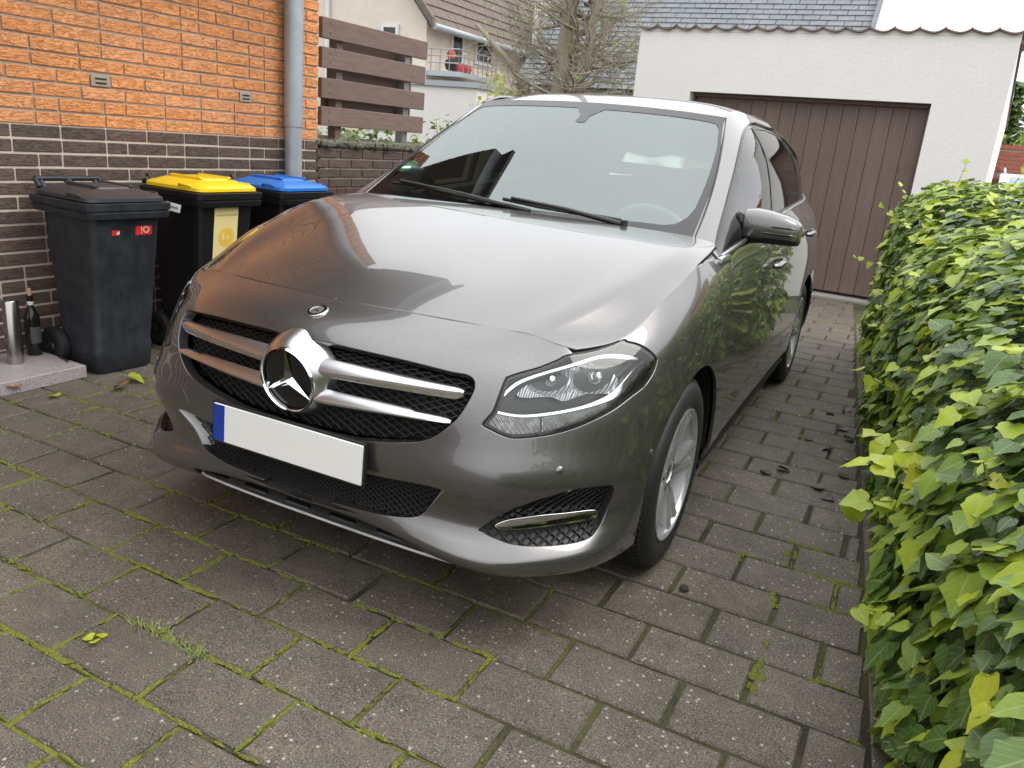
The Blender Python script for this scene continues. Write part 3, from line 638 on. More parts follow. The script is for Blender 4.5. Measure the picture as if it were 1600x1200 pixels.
for z0,z1,e in ((1.865,2.0,3.43),(1.675,1.81,3.415),(1.475,1.61,3.42),(1.29,1.42,3.415)):
    mb=MB(); mb.box((.0,(S1+.01+e)/2+.005,(z0+z1)/2),(.034,e-S1-.02,z1-z0),b=.004); f=mb.build('fence_board',M['board'],FN,30)
    for yy in (S1+.1,3.25):
        for q in (-.03,.03):
            mb=MB(); mb.lathe([(0,.0195),(.004,.019),(.006,.017)],8,(0,yy,(z0+z1)/2+q),Matrix.Rotation(R(90),4,'Y')); mb.build('screw',M['plastic'],f)
for z0,z1,s0 in ((1.795,1.895,2.47),(1.60,1.71,2.42),(1.405,1.51,2.36)):
    mb=MB(); mb.box((-.125,(s0+3.40)/2,(z0+z1)/2),(.03,3.40-s0,z1-z0),b=.004); mb.build('fence_board',M['board'],FN,30)
for yy,mt,x in ((3.22,'rail',-.055),(2.42,'board',-.055)):
    mb=MB(); mb.box((x,yy,1.56),(.07,.065,.85),b=.004); mb.build('fence_post',M[mt],FN,30)
# ---------------------------------------------------------------- garage
GYaw=R(-4.0999); gxo,gyo=0.6*math.cos(GYaw),0
GAR=empty('garage',(1.197,6.388,0),GYaw)       # local x along the front (right = +), y into the garage
tag(GAR,'white plastered garage with a brown boarded door and a wavy tiled eave','garage')
gx0,gx1,gh=-2.92,.70,2.555
ox0,ox1,oh=-2.262,.105,1.962
mb=MB(); F3=lambda x,z,y:(x,y,z)
for (a,b,c,d) in ((gx0,ox0,0,gh),(ox1,gx1,0,gh),(ox0,ox1,oh,gh)): mb.box(((a+b)/2,.125,(c+d)/2),(b-a,.25,d-c))
# merge the three blocks visually: same plane edges butt
mb.box((gx0+.125,3.0,gh/2),(.25,5.5,gh)); mb.box((gx1-.125,3.0,gh/2),(.25,5.5,gh)); mb.box(((gx0+gx1)/2,5.87,gh/2),(gx1-gx0,.24,gh)); mb.build('wall',M['stucco'],GAR)
mb=MB(); mb.add([(gx0-.02,.08,gh-.05),(gx1+.02,.08,gh-.05),(gx1+.02,6.1,gh-.45),(gx0-.02,6.1,gh-.45),(gx0-.02,.08,gh-.02),(gx1+.02,.08,gh-.02),(gx1+.02,6.1,gh-.42),(gx0-.02,6.1,gh-.42)],[(3,2,1,0),(4,5,6,7),(0,1,5,4),(1,2,6,5),(2,3,7,6),(3,0,4,7)]); RFG=mb.build('roof',M['pantile'],GAR)
nT=17; w=(gx1-gx0+.06)/nT
def wave(t): return .042*(abs(math.cos(PI*(t-.5)))**.8)*-1+.042+.005*math.sin(2*PI*t)
mb=MB(); xs=np.linspace(gx0,gx1,nT*12+1); V=[]
for y in (0.0,.10):
    for x in xs:
        t=((x-gx0+.03)/w)%1.0; V+=[(x,y,gh-.004),(x,y,gh+.010+wave(t))]
n=len(xs); F=[(2*q,2*q+2,2*q+3,2*q+1) for q in range(n-1)]+[(2*q+1,2*q+3,2*n+2*q+3,2*n+2*q+1) for q in range(n-1)]
mb.add(V,F); mb.build('eave_infill',M['stucco'],GAR)
def pantile():
    mb=MB(); n=13; V=[]
    for y,dz in ((-.035,0),(.40,-.042)):
        for th in (0,.014):
            for k in range(n):
                t=k/(n-1); V.append(((t-.5)*(w+.012),y,wave(min(t,.9999))+th+dz+.004*t))
    F=[]
    for k in range(n-1):
        F+=[(k,k+1,n+k+1,n+k),(3*n+k,3*n+k+1,2*n+k+1,2*n+k),(n+k,n+k+1,3*n+k+1,3*n+k),(k+1,k,2*n+k,2*n+k+1)]
    mb.add(V,F); return mb.mesh('roof_tile',M['pantile'],60)
ptm=pantile()
for row in range(2):
    for k in range(nT): link('roof_tile',ptm,RFG,(gx0-.03+w*(k+.5),row*.36,gh+.0125-row*.036),(0,0,prng.gauss(0,.004)))
GD=empty('garage_door',(0,.16,0)); GD.parent=GAR
nbd=15; bw=(ox1-ox0-.06)/nbd
mb=MB(); mb.box((0,0,.0),(bw-.005,.02,oh-.09),b=.004); mb.box((-bw/2+.018,-.0085,0),(.012,.006,oh-.10),b=.0025); dm=mb.mesh('door_board',M['door'])
for k in range(nbd): link('door_board',dm,GD,(ox0+.03+bw*(k+.5),0,(oh-.02)/2+.02))
mb=MB(); mb.box(((ox0+ox1)/2,.03,oh/2),(ox1-ox0-.01,.02,oh-.02)); mb.build('door_back',M['plastic'],GD)
mb=MB(); 
for x in (ox0+.013,ox1-.013): mb.box((x,-.02,oh/2),(.024,.07,oh-.012))
mb.box(((ox0+ox1)/2,-.02,oh-.022),(ox1-ox0-.056,.07,.03)); mb.build('door_frame',M['door'],GD)
# ---------------------------------------------------------------- buildings and trees behind
def window(par,c,w,h,fr=.07,d=.05,mt='pane'):
    f=MB(); x,y,z=c
    f.box((x-w/2+fr/2,y,z),(fr,d,h)); f.box((x+w/2-fr/2,y,z),(fr,d,h)); f.box((x,y,z+h/2-fr/2),(w-2*fr,d,fr)); f.box((x,y,z-h/2+fr/2),(w-2*fr,d,fr)); o=f.build('window',M['frame'],par)
    p=MB(); p.box((x,y+.012,z),(w-2*fr+.01,d*.4,h-2*fr+.01)); p.build('pane',M[mt],o); return o
BH=empty('beige_house',(-9.0,13.0,0)); tag(BH,'large beige rendered house with a steep brown tiled roof and a small balcony','house')
mb=MB(); mb.box((-3.97,4.5,1.76),(8.48,8.9,3.52)); mb.prism([(.27,3.52),(-3.2,7.51),(-6.67,3.52)],-8.9,-.05,Matrix(((1,0,0),(0,0,-1),(0,1,0)))); mb.build('wall',M['beige'],BH)
def tiled(name,p0,ux,uy,nx,ny,mt,par,th=.03,wj=None):
    """roof slope of single tiles: p0 lower left corner, ux along the eave, uy up the slope"""
    mb=MB(); p0,ux,uy=Vector(p0),Vector(ux),Vector(uy); nn=ux.cross(uy).normalized(); rr=random.Random(nx*ny)
    dx=ux/nx; dy=uy/ny
    for j in range(ny):
        for i in range(nx+1):
            a=max(0,i-(.5 if j%2 else 0)); b=min(nx,i+1-(.5 if j%2 else 0))
            if b-a<.1: continue
            q=p0+dx*(a+.02)+dy*j; e=dx*(b-a-.04); lift=nn*(th+rr.uniform(0,.006))
            V=[q+nn*.0,q+e+nn*.0,q+e+dy*1.08,q+dy*1.08,q+lift,q+e+lift,q+e+dy*1.08+nn*.006,q+dy*1.08+nn*.006]
            mb.add(V,[(4,5,6,7),(0,1,5,4),(1,2,6,5),(3,0,4,7)])
    mb.add([p0-nn*.05,p0+ux-nn*.05,p0+ux+uy-nn*.05,p0+uy-nn*.05],[(0,1,2,3)])
    o=mb.build(name,M[mt],par); tag(o,kind='stuff'); return o
tiled('roof',(.58,-.22,3.40),(0,9.4,0),(-3.75,0,4.32),32,19,'brownroof',BH)
mb=MB(); mb.tube([(.62,-.2,3.40),(.62,9.2,3.38)],.065,8); mb.build('gutter',M['zinc'],BH,60)
mb=MB(); mb.add([(.60,-.26,3.36),(.60,-.16,3.36),(-3.2,-.16,7.72),(-3.2,-.26,7.72),(.60,-.26,3.56),(.60,-.16,3.56),(-3.2,-.16,7.92),(-3.2,-.26,7.92)],[(0,1,2,3),(7,6,5,4),(4,5,1,0),(5,6,2,1),(6,7,3,2),(7,4,0,3)]); mb.build('verge_board',M['brownroof'],BH)
window(BH,(-.66,.02,3.02),.46,.85)
for (yy,zz,w,h) in ((1.32,2.98,.55,.95),(2.58,3.24,.85,.66)):
    o=window(BH,(0,0,0),w,h); o.location=(.285,yy,zz); o.rotation_euler=(0,0,PI/2)
mb=MB(); mb.tube([(-2.35,-.02,0),(-2.35,-.02,6.0)],.05,8); mb.build('drainpipe',M['frame'],BH,60)
BL=empty('balcony',(.27,.95,0)); BL.parent=BH
mb=MB(); mb.box((.42,.02,2.50),(.85,1.75,.10)); mb.build('balcony_floor',M['zinc'],BL)
mb=MB()
for y in np.linspace(-.82,.86,9): mb.tube([(.80,y,2.55),(.80,y,3.0)],.011,6)
for x in np.linspace(.1,.80,4): mb.tube([(x,-.82,2.55),(x,-.82,3.0)],.011,6)
for z in (2.72,2.86,3.0): mb.tube([(.02,-.82,z),(.80,-.82,z),(.80,.86,z)],.014,6)
mb.build('balcony_railing',M['rail'],BL,60)
for x,y,z,s,mt,nm,lb in ((.55,.55,2.66,.12,'redcloth','cushion','left round red cushion low on the far balcony'),(.55,.90,2.66,.12,'redcloth','cushion','right round red cushion low on the far balcony'),(.30,.62,2.93,.10,'redcloth','cushion','small red item standing high at the back of the far balcony'),(.5,.28,2.70,.13,'plastic','planter','dark planter at the left end of the far balcony')):
    mb=MB(); mb.lathe([(0,-s),(s*.7,-s*.8),(s,0),(s*.8,s*.7),(0,s)],10); tag(mb.build(nm,M[mt],None,50,(-9.0+.27+x,13.0+y,z)),lb,nm)
LB=empty('flat_annexe',(-8.1,11.4,0)); tag(LB,'low white flat roofed garage building in front of the beige house','garage')
mb=MB(); mb.box((.15,.9,1.08),(2.7,1.3,2.16)); mb.build('wall',M['stucco'],LB); mb=MB(); mb.box((.15,.9,2.21),(2.8,1.4,.10)); mb.build('roof',M['zinc'],LB)
HE=tag(MB().box((-5.3,6.9,.55),(3.2,.12,1.15)).build('dark_fence',M['board']),'dark timber fence low behind the slatted boards','fence')
SH=empty('grey_roofed_house',(-2.48,12.5,0)); tag(SH,'house behind the garage with a broad grey tiled roof','house')
mb=MB(); mb.box((-.65,3.2,1.25),(5.9,5.2,2.5)); mb.build('wall',M['beige'],SH)
tiled('roof',(-3.9,.2,2.35),(6.35,0,0),(0,2.7,2.75),21,26,'slate',SH,.022)
mb=MB(); mb.box((2.47,1.55,3.65),(.07,.1,.1)); P_=[(2.46,.18,2.28),(2.54,.18,2.28),(2.54,2.93,5.12),(2.46,2.93,5.12)]; mb=MB(); mb.add([(2.455,.15,2.25),(2.53,.15,2.25),(2.53,2.95,5.1),(2.455,2.95,5.1),(2.455,.15,2.42),(2.53,.15,2.42),(2.53,2.95,5.27),(2.455,2.95,5.27)],[(3,2,1,0),(4,5,6,7),(0,1,5,4),(1,2,6,5),(2,3,7,6),(3,0,4,7)]); mb.build('verge_board',M['slate'],SH)
WG=tag(MB().box((-6.6,19,2.6),(3.6,3,5.2)).build('white_gable',M['stucco']),'white house wall glimpsed behind the bare tree branches','house')
# brick wall, car and conifers to the right of the garage
RW=empty('red_brick_wall',(9.5,14.6,0)); tag(RW,'long red brick wall behind the hedge, right of the garage','wall')
mb=MB(); mb.box((0,0,.93),(15.5,.24,1.86)); mb.build('wall_core',M['omortar'],RW)
mb=MB(); rr=random.Random(2)
for j in range(25):
    x=-7.75+(j%2)*.125
    while x<-3.0: mb.box((x+.12,-.125,.04+j*.073),(.238,.02,.062)); x+=.25
tag(mb.build('brickwork',M['redbrick'],RW),kind='stuff')
mb=MB(); mb.box((2.4,-.125,.93),(10.7,.02,1.84)); mb.build('brick_face',M['redbrick'],RW)
bkm=MB(); bkm.box((0,0,1.90),(15.6,.30,.07)); bkm.build('coping',M['redbrick'],RW)
RH=empty('red_brick_house',(13.5,17.5,0)); tag(RH,'red brick neighbouring house beyond the red brick wall','house')
mb=MB(); mb.box((0,2.5,2.2),(9,6,4.4)); mb.build('wall',M['redbrick'],RH)
tiled('roof',(-4.8,-.8,4.3),(9.6,0,0),(0,3.4,2.6),24,12,'brownroof',RH)
# ---------------------------------------------------------------- plants
def leafmat(name,rough=.32):
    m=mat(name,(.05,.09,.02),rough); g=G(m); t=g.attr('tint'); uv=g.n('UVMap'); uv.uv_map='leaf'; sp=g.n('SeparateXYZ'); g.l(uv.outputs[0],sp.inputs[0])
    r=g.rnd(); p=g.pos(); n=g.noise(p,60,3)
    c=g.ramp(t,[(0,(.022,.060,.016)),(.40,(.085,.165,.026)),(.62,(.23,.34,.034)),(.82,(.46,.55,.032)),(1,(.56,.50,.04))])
    c=g.mix(g.fr(n,.35,.7,0,.35),c,g.mix(.5,c,(.10,.13,.03)))
    ff=g.math('ABSOLUTE',g.math('SUBTRACT',g.math('FRACT',g.math('MULTIPLY',g.math('SUBTRACT',sp.outputs[1],g.math('MULTIPLY',sp.outputs[0],.95)),4.6)),.5)); v2=g.math('MULTIPLY',g.fr(ff,.0,.10,1,0),.55); vein=g.math('MAXIMUM',g.fr(sp.outputs[0],.0,.035,1,0),v2); c=g.mix(g.math('MULTIPLY',vein,.6),c,g.mix(.6,c,(.55,.60,.32))); g.col(c)
    b=g.b; b.inputs['Specular IOR Level'].default_value=.5
    d=g.vor(p,170); w=g.math('LESS_THAN',d,.16); g.rough(g.fr(n,.3,.7,.24,.46)); g.bump(g.mix(.5,n,g.fr(d,.0,.25,1,0)),.35,.004)
    # thin leaf: some light passes through
    tr=g.n('BsdfTranslucent'); mx=g.n('MixShader'); mx.inputs[0].default_value=.34; out=[x for x in g.t.nodes if x.type=='OUTPUT_MATERIAL'][0]
    c2=g.mix(.55,c,(.42,.50,.05),'MIX'); g.l(c,tr.inputs[0]); g.l(b.outputs[0],mx.inputs[1]); g.l(tr.outputs[0],mx.inputs[2]); g.l(mx.outputs[0],out.inputs[0]); return m
M['leaf']=leafmat('ivy_leaf'); M['twig']=wallmat('grey_green_bark',(.26,.235,.18),(.40,.36,.27),40); M['vine']=mat('vine_stem',(.12,.13,.05),.6); M['rotleaf']=mat('rotten_leaf',(.022,.016,.012),.45); M['dryleaf']=mat('dry_leaf',(.22,.10,.03),.7)
LOBES=[[(0,-.02),(.18,-.13),(.38,-.07),(.52,.10),(.47,.24),(.54,.40),(.40,.52),(.28,.66),(.14,.87),(0,1.02)],   # lobed ivy
       [(0,0),(.20,-.10),(.38,0),(.46,.18),(.43,.36),(.34,.55),(.20,.78),(.09,.93),(0,1.0)],                        # heart
       [(0,0),(.16,-.05),(.30,.06),(.38,.24),(.34,.42),(.22,.66),(.10,.88),(0,1.0)]]
def leafgeo(kind,size,fold,curl,rr):
    """vertices, faces and vein coordinates of one leaf in its own frame: base at 0, tip along +Y, up +Z"""
    e=LOBES[kind]; n=len(e); V=[];U=[]
    mid=[(0,y) for x,y in e]
    def z(x,y): return fold*abs(x)-curl*y*y+.03*math.sin(9*x+5*y)*(abs(x)>.01)
    rows=[]
    for s in (-1,1):
        row=[]
        for x,y in e:
            row.append(len(V)); xx=s*x*rr.uniform(.93,1.07); V.append((xx*size,y*size,z(xx,y)*size))
            U.append((abs(x),y))
        rows.append(row)
    ms=[]
    for k in range(1,n-1):
        y=e[k][1]*.9+.05; ms.append(len(V)); V.append((0,y*size,(z(0,y)-.02)*size)); U.append((0,y))
    F=[]
    for s,row in zip((-1,1),rows):
        full=[row[0]]+ms+[row[-1]]
        for k in range(n-1):
            a,b,c,d=full[k],row[k],row[k+1],full[k+1]
            q=[a,b,c,d] if s<0 else [a,d,c,b]
            q=[x for i,x in enumerate(q) if x not in q[:i]]
            if len(q)>2: F.append(tuple(q))
    return V,F,U
def leafmesh(name,items,mt):
    """items: list of (V,F,U,tint)"""
    v=[];f=[];uvs=[];t=[]
    for V,F,U,ti in items:
        b=len(v); v+=V; uvs+=U; t+=[ti]*len(V); f+=[tuple(b+i for i in q) for q in F]
    me=bpy.data.meshes.new(name); me.from_pydata(v,[],f); me.materials.append(mt)
    a=me.attributes.new('tint','FLOAT','POINT'); a.data.foreach_set('value',t)
    L_=me.uv_layers.new(name='leaf'); li=np.zeros(len(me.loops),np.int32); me.loops.foreach_get('vertex_index',li); L_.data.foreach_set('uv',np.array(uvs,np.float32)[li].ravel())
    me.polygons.foreach_set('use_smooth',[True]*len(me.polygons)); me.update(); return me
lr2=random.Random(21)
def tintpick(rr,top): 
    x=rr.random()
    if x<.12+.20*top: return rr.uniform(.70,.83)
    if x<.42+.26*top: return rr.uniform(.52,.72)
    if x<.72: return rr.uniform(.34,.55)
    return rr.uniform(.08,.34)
def frame(n,dirv):
    n=n.normalized(); d=(dirv-n*dirv.dot(n)); d=d.normalized() if d.length>1e-4 else n.orthogonal().normalized()
    x=d.cross(n); return Matrix(((x.x,d.x,n.x),(x.y,d.y,n.y),(x.z,d.z,n.z)))
# hedge cross-section: distance along the profile -> (x, z, outward normal)
def hedge(y):
    """profile of the hedge at y, from the foot on the drive side up, over the top and across"""
    top=.86+.062*(y+2)+.035*math.sin(2.1*y+.5); fx=1.60-.070*max(-2,y)+.02*math.sin(3.1*y)
    return [(fx+.06,.0),(fx,.12),(fx-.03,.38),(fx-.035,.60),(fx-.01,top-.20),(fx+.07,top-.08),(fx+.22,top),(fx+.55,top+.03),(fx+1.0,top+.02),(fx+1.5,top-.02)]
def prof(y,s):
    P=hedge(y); acc=0
    for k in range(len(P)-1):
        a,b=P[k],P[k+1]; l=math.hypot(b[0]-a[0],b[1]-a[1])
        if acc+l>=s or k==len(P)-2:
            t=min(1,(s-acc)/l); dx,dz=(b[0]-a[0])/l,(b[1]-a[1])/l
            return a[0]+dx*l*t,a[1]+dz*l*t,Vector((-dz,0,dx))
        acc+=l
HG=empty('ivy_hedge',(1.9,.8,0)); tag(HG,'thick green ivy hedge along the right side of the drive','hedge')
items=[]
HY0,HY1=-2.6,4.15
def addleaf(y,s,off,rr,big=1.):
    x,z,n=prof(y,s); 
    if y>HY1-.25: n=(n+Vector((0,.9*(y-HY1+.25)/.25,0))).normalized()
    bump_=.05*mnoise.noise(Vector((x*3,y*3,z*3)))+.03*mnoise.noise(Vector((x*9,y*9,z*9)))
    p=Vector((x,y,z))+n*(off+bump_)
    down=Vector((rr.gauss(0,.45),rr.gauss(0,.55),-1.0))*(1 if n.z<.75 else .35)+Vector((-.5,-.15,0))*(n.z>.6)+Vector((rr.gauss(0,.35),rr.gauss(0,.35),0))
    nn=(n*1.0+Vector((0,-.10,.85))+Vector((rr.gauss(0,.30),rr.gauss(0,.34),rr.gauss(0,.28)))).normalized()
    size=rr.choice((.038,.048,.056,.064,.076))*rr.uniform(.85,1.15)*big
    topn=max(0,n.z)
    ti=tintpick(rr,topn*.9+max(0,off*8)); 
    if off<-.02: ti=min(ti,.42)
    M3=frame(nn,down); V,F,U=leafgeo(rr.choice((0,0,1,1,2)),size,rr.uniform(-.10,.28),rr.uniform(-.05,.30),rr)
    V=[M3@Vector(q)+p for q in V]
    return p,size,ti,M3,V,F,U
PL=2.95
for k in range(24500):
    y=HY0+(HY1-HY0)*lr2.random(); s=PL*lr2.random()**.9 if k<21000 else .4*lr2.random()
    off=lr2.choice((-.10,-.085,-.055,-.03,-.01,.0,.012,.025,.04)) 
    if k>=21000: off+=.03
    p,size,ti,M3,V,F,U=addleaf(y,s,off,lr2)
    q=inv@p
    if (p-Vector((1.3951,-2.4204,1.3276))).length<.38: continue
    items.append((p,size,ti,M3,V,F,U,off))
# the largest-looking leaves are separate parts
def vis(it):
    q=inv@it[0]; d=-q.z; u=abs(q.x/d*1234.5); v=q.y/d*1234.5
    if d<.1 or u>810 or v<-620: return 0
    return it[1]/d*(1 if it[7]>=-.011 else .15)
items.sort(key=vis,reverse=True)
variants=[]
for k in range(24):
    V,F,U=leafgeo((0,1,1,2)[k%4],1.0,lr2.uniform(-.08,.25),lr2.uniform(0,.28),lr2); variants.append((V,F,U))
lm={}
for k,it in enumerate(items[:300]):
    key=(k%24,round(it[2]*8)/8)
    if key not in lm: V,F,U=variants[key[0]]; lm[key]=leafmesh('leaf',[(V,F,U,key[1])],M['leaf'])
    o=link('leaf',lm[key],HG); Mw=it[3].to_4x4(); o.matrix_local=Matrix.Translation(it[0]-Vector((1.9,.8,0)))@Mw@Matrix.Scale(it[1],4)
fo=leafmesh('foliage',[([tuple(q-Vector((1.9,.8,0))) for q in it[4]],it[5],it[6],it[2]) for it in items[300:]],M['leaf'])
tag(link('foliage',fo,HG),kind='stuff')
# dim interior so gaps do not look through
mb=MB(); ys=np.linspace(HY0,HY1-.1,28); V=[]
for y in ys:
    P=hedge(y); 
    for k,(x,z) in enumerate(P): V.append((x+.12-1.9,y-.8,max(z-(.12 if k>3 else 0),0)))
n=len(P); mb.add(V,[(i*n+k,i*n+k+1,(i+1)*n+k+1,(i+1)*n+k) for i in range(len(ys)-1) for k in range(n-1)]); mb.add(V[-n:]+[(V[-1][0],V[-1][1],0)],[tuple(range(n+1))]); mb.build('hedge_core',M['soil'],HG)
# stems and free shoots
mb=MB(); sr=random.Random(8)
for k in range(240):
    y=sr.uniform(-2.0,4.0); s=sr.uniform(.2,2.4); pts=[]
    for i in range(5):
        x,z,n=prof(y,s); pts.append((x+n.x*sr.uniform(-.03,.03)-1.9,y-.8,z+n.z*sr.uniform(-.02,.03))); y+=sr.gauss(0,.05); s=max(.05,s+sr.uniform(.0,.07))
    mb.tube(pts,[.0022,.002,.0018,.0015,.0012],5)
shoots=[]
def shoot(p,d,L_,nl,sz):
    p=Vector(p); pts=[p]; d=Vector(d).normalized(); lv=[]
    for i in range(6):
        d=(d+Vector((sr.gauss(0,.12),sr.gauss(0,.12),sr.gauss(0,.10)))).normalized(); p=p+d*L_/6; pts.append(p)
    mb.tube([tuple(q-Vector((1.9,.8,0))) for q in pts],[.0022]*3+[.0018]*2+[.0012]*2,5)
    for i in range(nl):
        q=pts[1+int(5*i/max(1,nl-1))] if nl>1 else pts[-1]; nn=(Vector((sr.gauss(0,.5),sr.gauss(0,.5)-.5,.9))).normalized()
        V,F,U=leafgeo(sr.choice((0,1)),sz*sr.uniform(.7,1.15),.15,.2,sr); M3=frame(nn,Vector((sr.gauss(0,1),sr.gauss(0,1),-.4))); shoots.append(([tuple(M3@Vector(a)+q-Vector((1.9,.8,0))) for a in V],F,U,sr.uniform(.70,.93)))
def from_face(y,s,d,L_,nl,sz):
    x,z,n=prof(y,s); shoot((x,y,z),d,L_,nl,sz)
from_face(2.3,.98,(-.55,.1,.40),.34,8,.042); from_face(2.7,.80,(-.8,0,.12),.30,6,.040); from_face(1.0,.5,(-.9,.1,.08),.20,5,.06); from_face(.4,.48,(-.8,-.2,-.1),.16,5,.06)
from_face(3.3,1.35,(.05,0,1),.22,5,.04); from_face(3.6,1.7,(.4,0,.7),.25,6,.042); from_face(3.2,1.8,(.2,.2,.8),.18,5,.045); from_face(-.05,.45,(-.8,-.1,.1),.20,6,.07); from_face(.15,.55,(-.8,-.3,.1),.20,6,.07); from_face(3.9,1.1,(-.2,.2,.8),.2,5,.04); from_face(-.5,.3,(-.7,-.1,.3),.14,4,.065)
from_face(-.3,.62,(-.8,-.1,.25),.16,6,.075)
for k in range(26):
    y=sr.uniform(-1.4,4.0); s=sr.uniform(.5,2.3); x,z,n=prof(y,s); shoot((x,y,z),n+Vector((sr.gauss(0,.3),sr.gauss(0,.3),.3)),sr.uniform(.08,.16),4,.045)
tag(mb.build('stem',M['vine'],HG,180),kind='stuff')
tag(link('young_shoots',leafmesh('young_shoots',shoots,M['leaf']),HG),kind='stuff')
# ---------------------------------------------------------------- trees
def grow(rr,mb,p,d,r,L_,depth,tips,up=.1,n=6):
    pts=[p];rs=[r]; q=p; seg=5
    for i in range(seg):
        d=(d+Vector((rr.gauss(0,.13),rr.gauss(0,.13),rr.gauss(0,.10)+up*.15))).normalized(); q=q+d*L_/seg; pts.append(q); rs.append(r*(1-.55*(i+1)/seg))
    mb.tube([tuple(x) for x in pts],rs,n if r>.02 else (4 if r>.006 else 3),False)
    if depth==0: tips.append((q,d)); return
    for k in range(rr.choice((3,3,4,4))):
        i=rr.choice((2,3,4,5)); a=rr.uniform(0,2*PI); sd=d.orthogonal().normalized(); sd=Matrix.Rotation(a,3,d)@sd
        nd=(d*rr.uniform(.35,.9)+sd*rr.uniform(.6,1.1)+Vector((0,0,up))).normalized()
        grow(rr,mb,pts[i],nd,max(.0042,rs[i]*rr.uniform(.45,.65)),L_*rr.uniform(.55,.82),depth-1,tips,up,n)
TR=empty('bare_tree',(-3.95,9.6,0)); tag(TR,'bare much branched tree standing behind the car roof','tree')
tr=random.Random(17); mb=MB(); mt_=MB(); tips=[]
mb.tube([(0,0,0),(.02,0,1.0),(-.02,0,2.0),(.02,0,2.9),(.08,0,3.9),(.05,.05,5.2)],[.17,.15,.135,.12,.10,.06],12); mb.tube([(.05,0,1.7),(.28,.02,2.2),(.42,.0,2.9),(.5,0,3.8)],[.10,.085,.075,.05],10); mb.tube([(-.05,0,1.6),(-.55,.05,2.0),(-1.0,.05,2.5),(-1.6,.05,3.0)],[.07,.06,.05,.03],8)
mb.build('trunk',M['twig'],TR,60)
for k in range(62):
    z=tr.uniform(1.75,3.6); a=tr.uniform(0,2*PI); grow(tr,mt_,Vector((tr.uniform(-.1,.4),0,z)),Vector((math.cos(a)*1.2,math.sin(a)*.8,tr.uniform(-.1,.8))).normalized(),tr.uniform(.022,.045),tr.uniform(.55,.95),3,tips,.10)
mt_.build('branches',M['twig'],TR,180); bpy.data.objects['branches']['kind']='stuff'
it=[]
for (q,d) in tips:
    if tr.random()<.13:
        V,F,U=leafgeo(2,tr.uniform(.035,.06),.1,.2,tr); M3=frame(Vector((tr.gauss(0,1),tr.gauss(0,1),.6)),Vector((tr.gauss(0,1),tr.gauss(0,1),-.6))); it.append(([tuple(M3@Vector(a)+q) for a in V],F,U,tr.uniform(.55,.85)))
tag(link('crown',leafmesh('crown',it,M['leaf']),TR),kind='stuff')
def conifer(name,loc,h,r,label,seed):
    T=empty(name,loc); tag(T,label,'tree'); rr=random.Random(seed); mb=MB(); mb.tube([(0,0,0),(0,0,h)],[.16,.03],8); mb.build('trunk',M['twig'],T,60); its=[]
    for k in range(1500):
        z=h*(1-rr.random()**.8*.85); a=rr.uniform(0,2*PI); R_=r*(1-z/h)**.8*rr.uniform(.15,1.1); cl=.16*math.sin(7*a+z*3); p=Vector((math.cos(a)*(R_+cl*.3),math.sin(a)*(R_+cl*.3),z-.25*R_))
        V,F,U=leafgeo(2,rr.uniform(.12,.24),.1,.2,rr); M3=frame(Vector((rr.gauss(0,1),rr.gauss(0,1),1)),Vector((math.cos(a),math.sin(a),-.35))); its.append(([tuple(M3@Vector(q)+p) for q in V],F,U,rr.uniform(.02,.42)))
    tag(link('crown',leafmesh('crown',its,M['leaf']),T),kind='stuff'); return T
conifer('conifer',(3.05,24,0),3.9,1.0,'slim dark conifer right of the garage, left of the other conifer',1); conifer('conifer',(4.35,26,0),4.6,1.7,'broad dark conifer at the right edge behind the brick wall',2)
def bush(name,loc,dims,n,label,seed,tl=(.2,.6),sz=.06,cat='shrub'):
    T=empty(name,loc); tag(T,label,cat); rr=random.Random(seed); its=[]; mb=MB()
    for k in range(9): mb.tube([(0,0,0),(rr.gauss(0,dims[0]*.3),rr.gauss(0,dims[1]*.3),dims[2]*rr.uniform(.6,1))],[.015,.004],5)
    mb.build('stem',M['twig'],T)
    for k in range(n):
        d=Vector((rr.gauss(0,1),rr.gauss(0,1),rr.gauss(0,1))).normalized()*rr.random()**.35; p=Vector((d.x*dims[0],d.y*dims[1],dims[2]*.55+d.z*dims[2]*.5)); p+=Vector([mnoise.noise(p*3+Vector((seed,0,i)))*.2*dims[0] for i in range(3)])
        V,F,U=leafgeo(rr.choice((1,2)),sz*rr.uniform(.7,1.3),.1,.2,rr); M3=frame(d+Vector((rr.gauss(0,.5),rr.gauss(0,.5),.5)),Vector((rr.gauss(0,1),rr.gauss(0,1),-.7))); its.append(([tuple(M3@Vector(q)+p) for q in V],F,U,rr.uniform(*tl)))
    tag(link('crown',leafmesh('crown',its,M['leaf']),T),kind='stuff')
bush('garden_shrub',(-3.3,3.9,0),(.8,.8,1.35),1500,'dark green shrub behind the lowest fence board',3)
bush('garden_shrub',(-3.3,5.6,0),(.7,.6,1.5),900,'green shrub beside the left windscreen pillar',4)
bush('autumn_shrub',(-5.35,10.3,0),(.55,.5,2.35),900,'autumn coloured shrub between the beige house and the bare tree',5,(.7,1.0),.07)
bush('yellow_shrub',(4.6,13.6,0),(.8,.6,1.75),900,'yellowing shrub in front of the red brick wall',6,(.55,1.0),.09)
bush('round_tree',(3.9,18.5,0),(1.6,1.3,2.55),1600,'pale green bushy tree above the red brick wall',7,(.35,.75),.12,'tree')
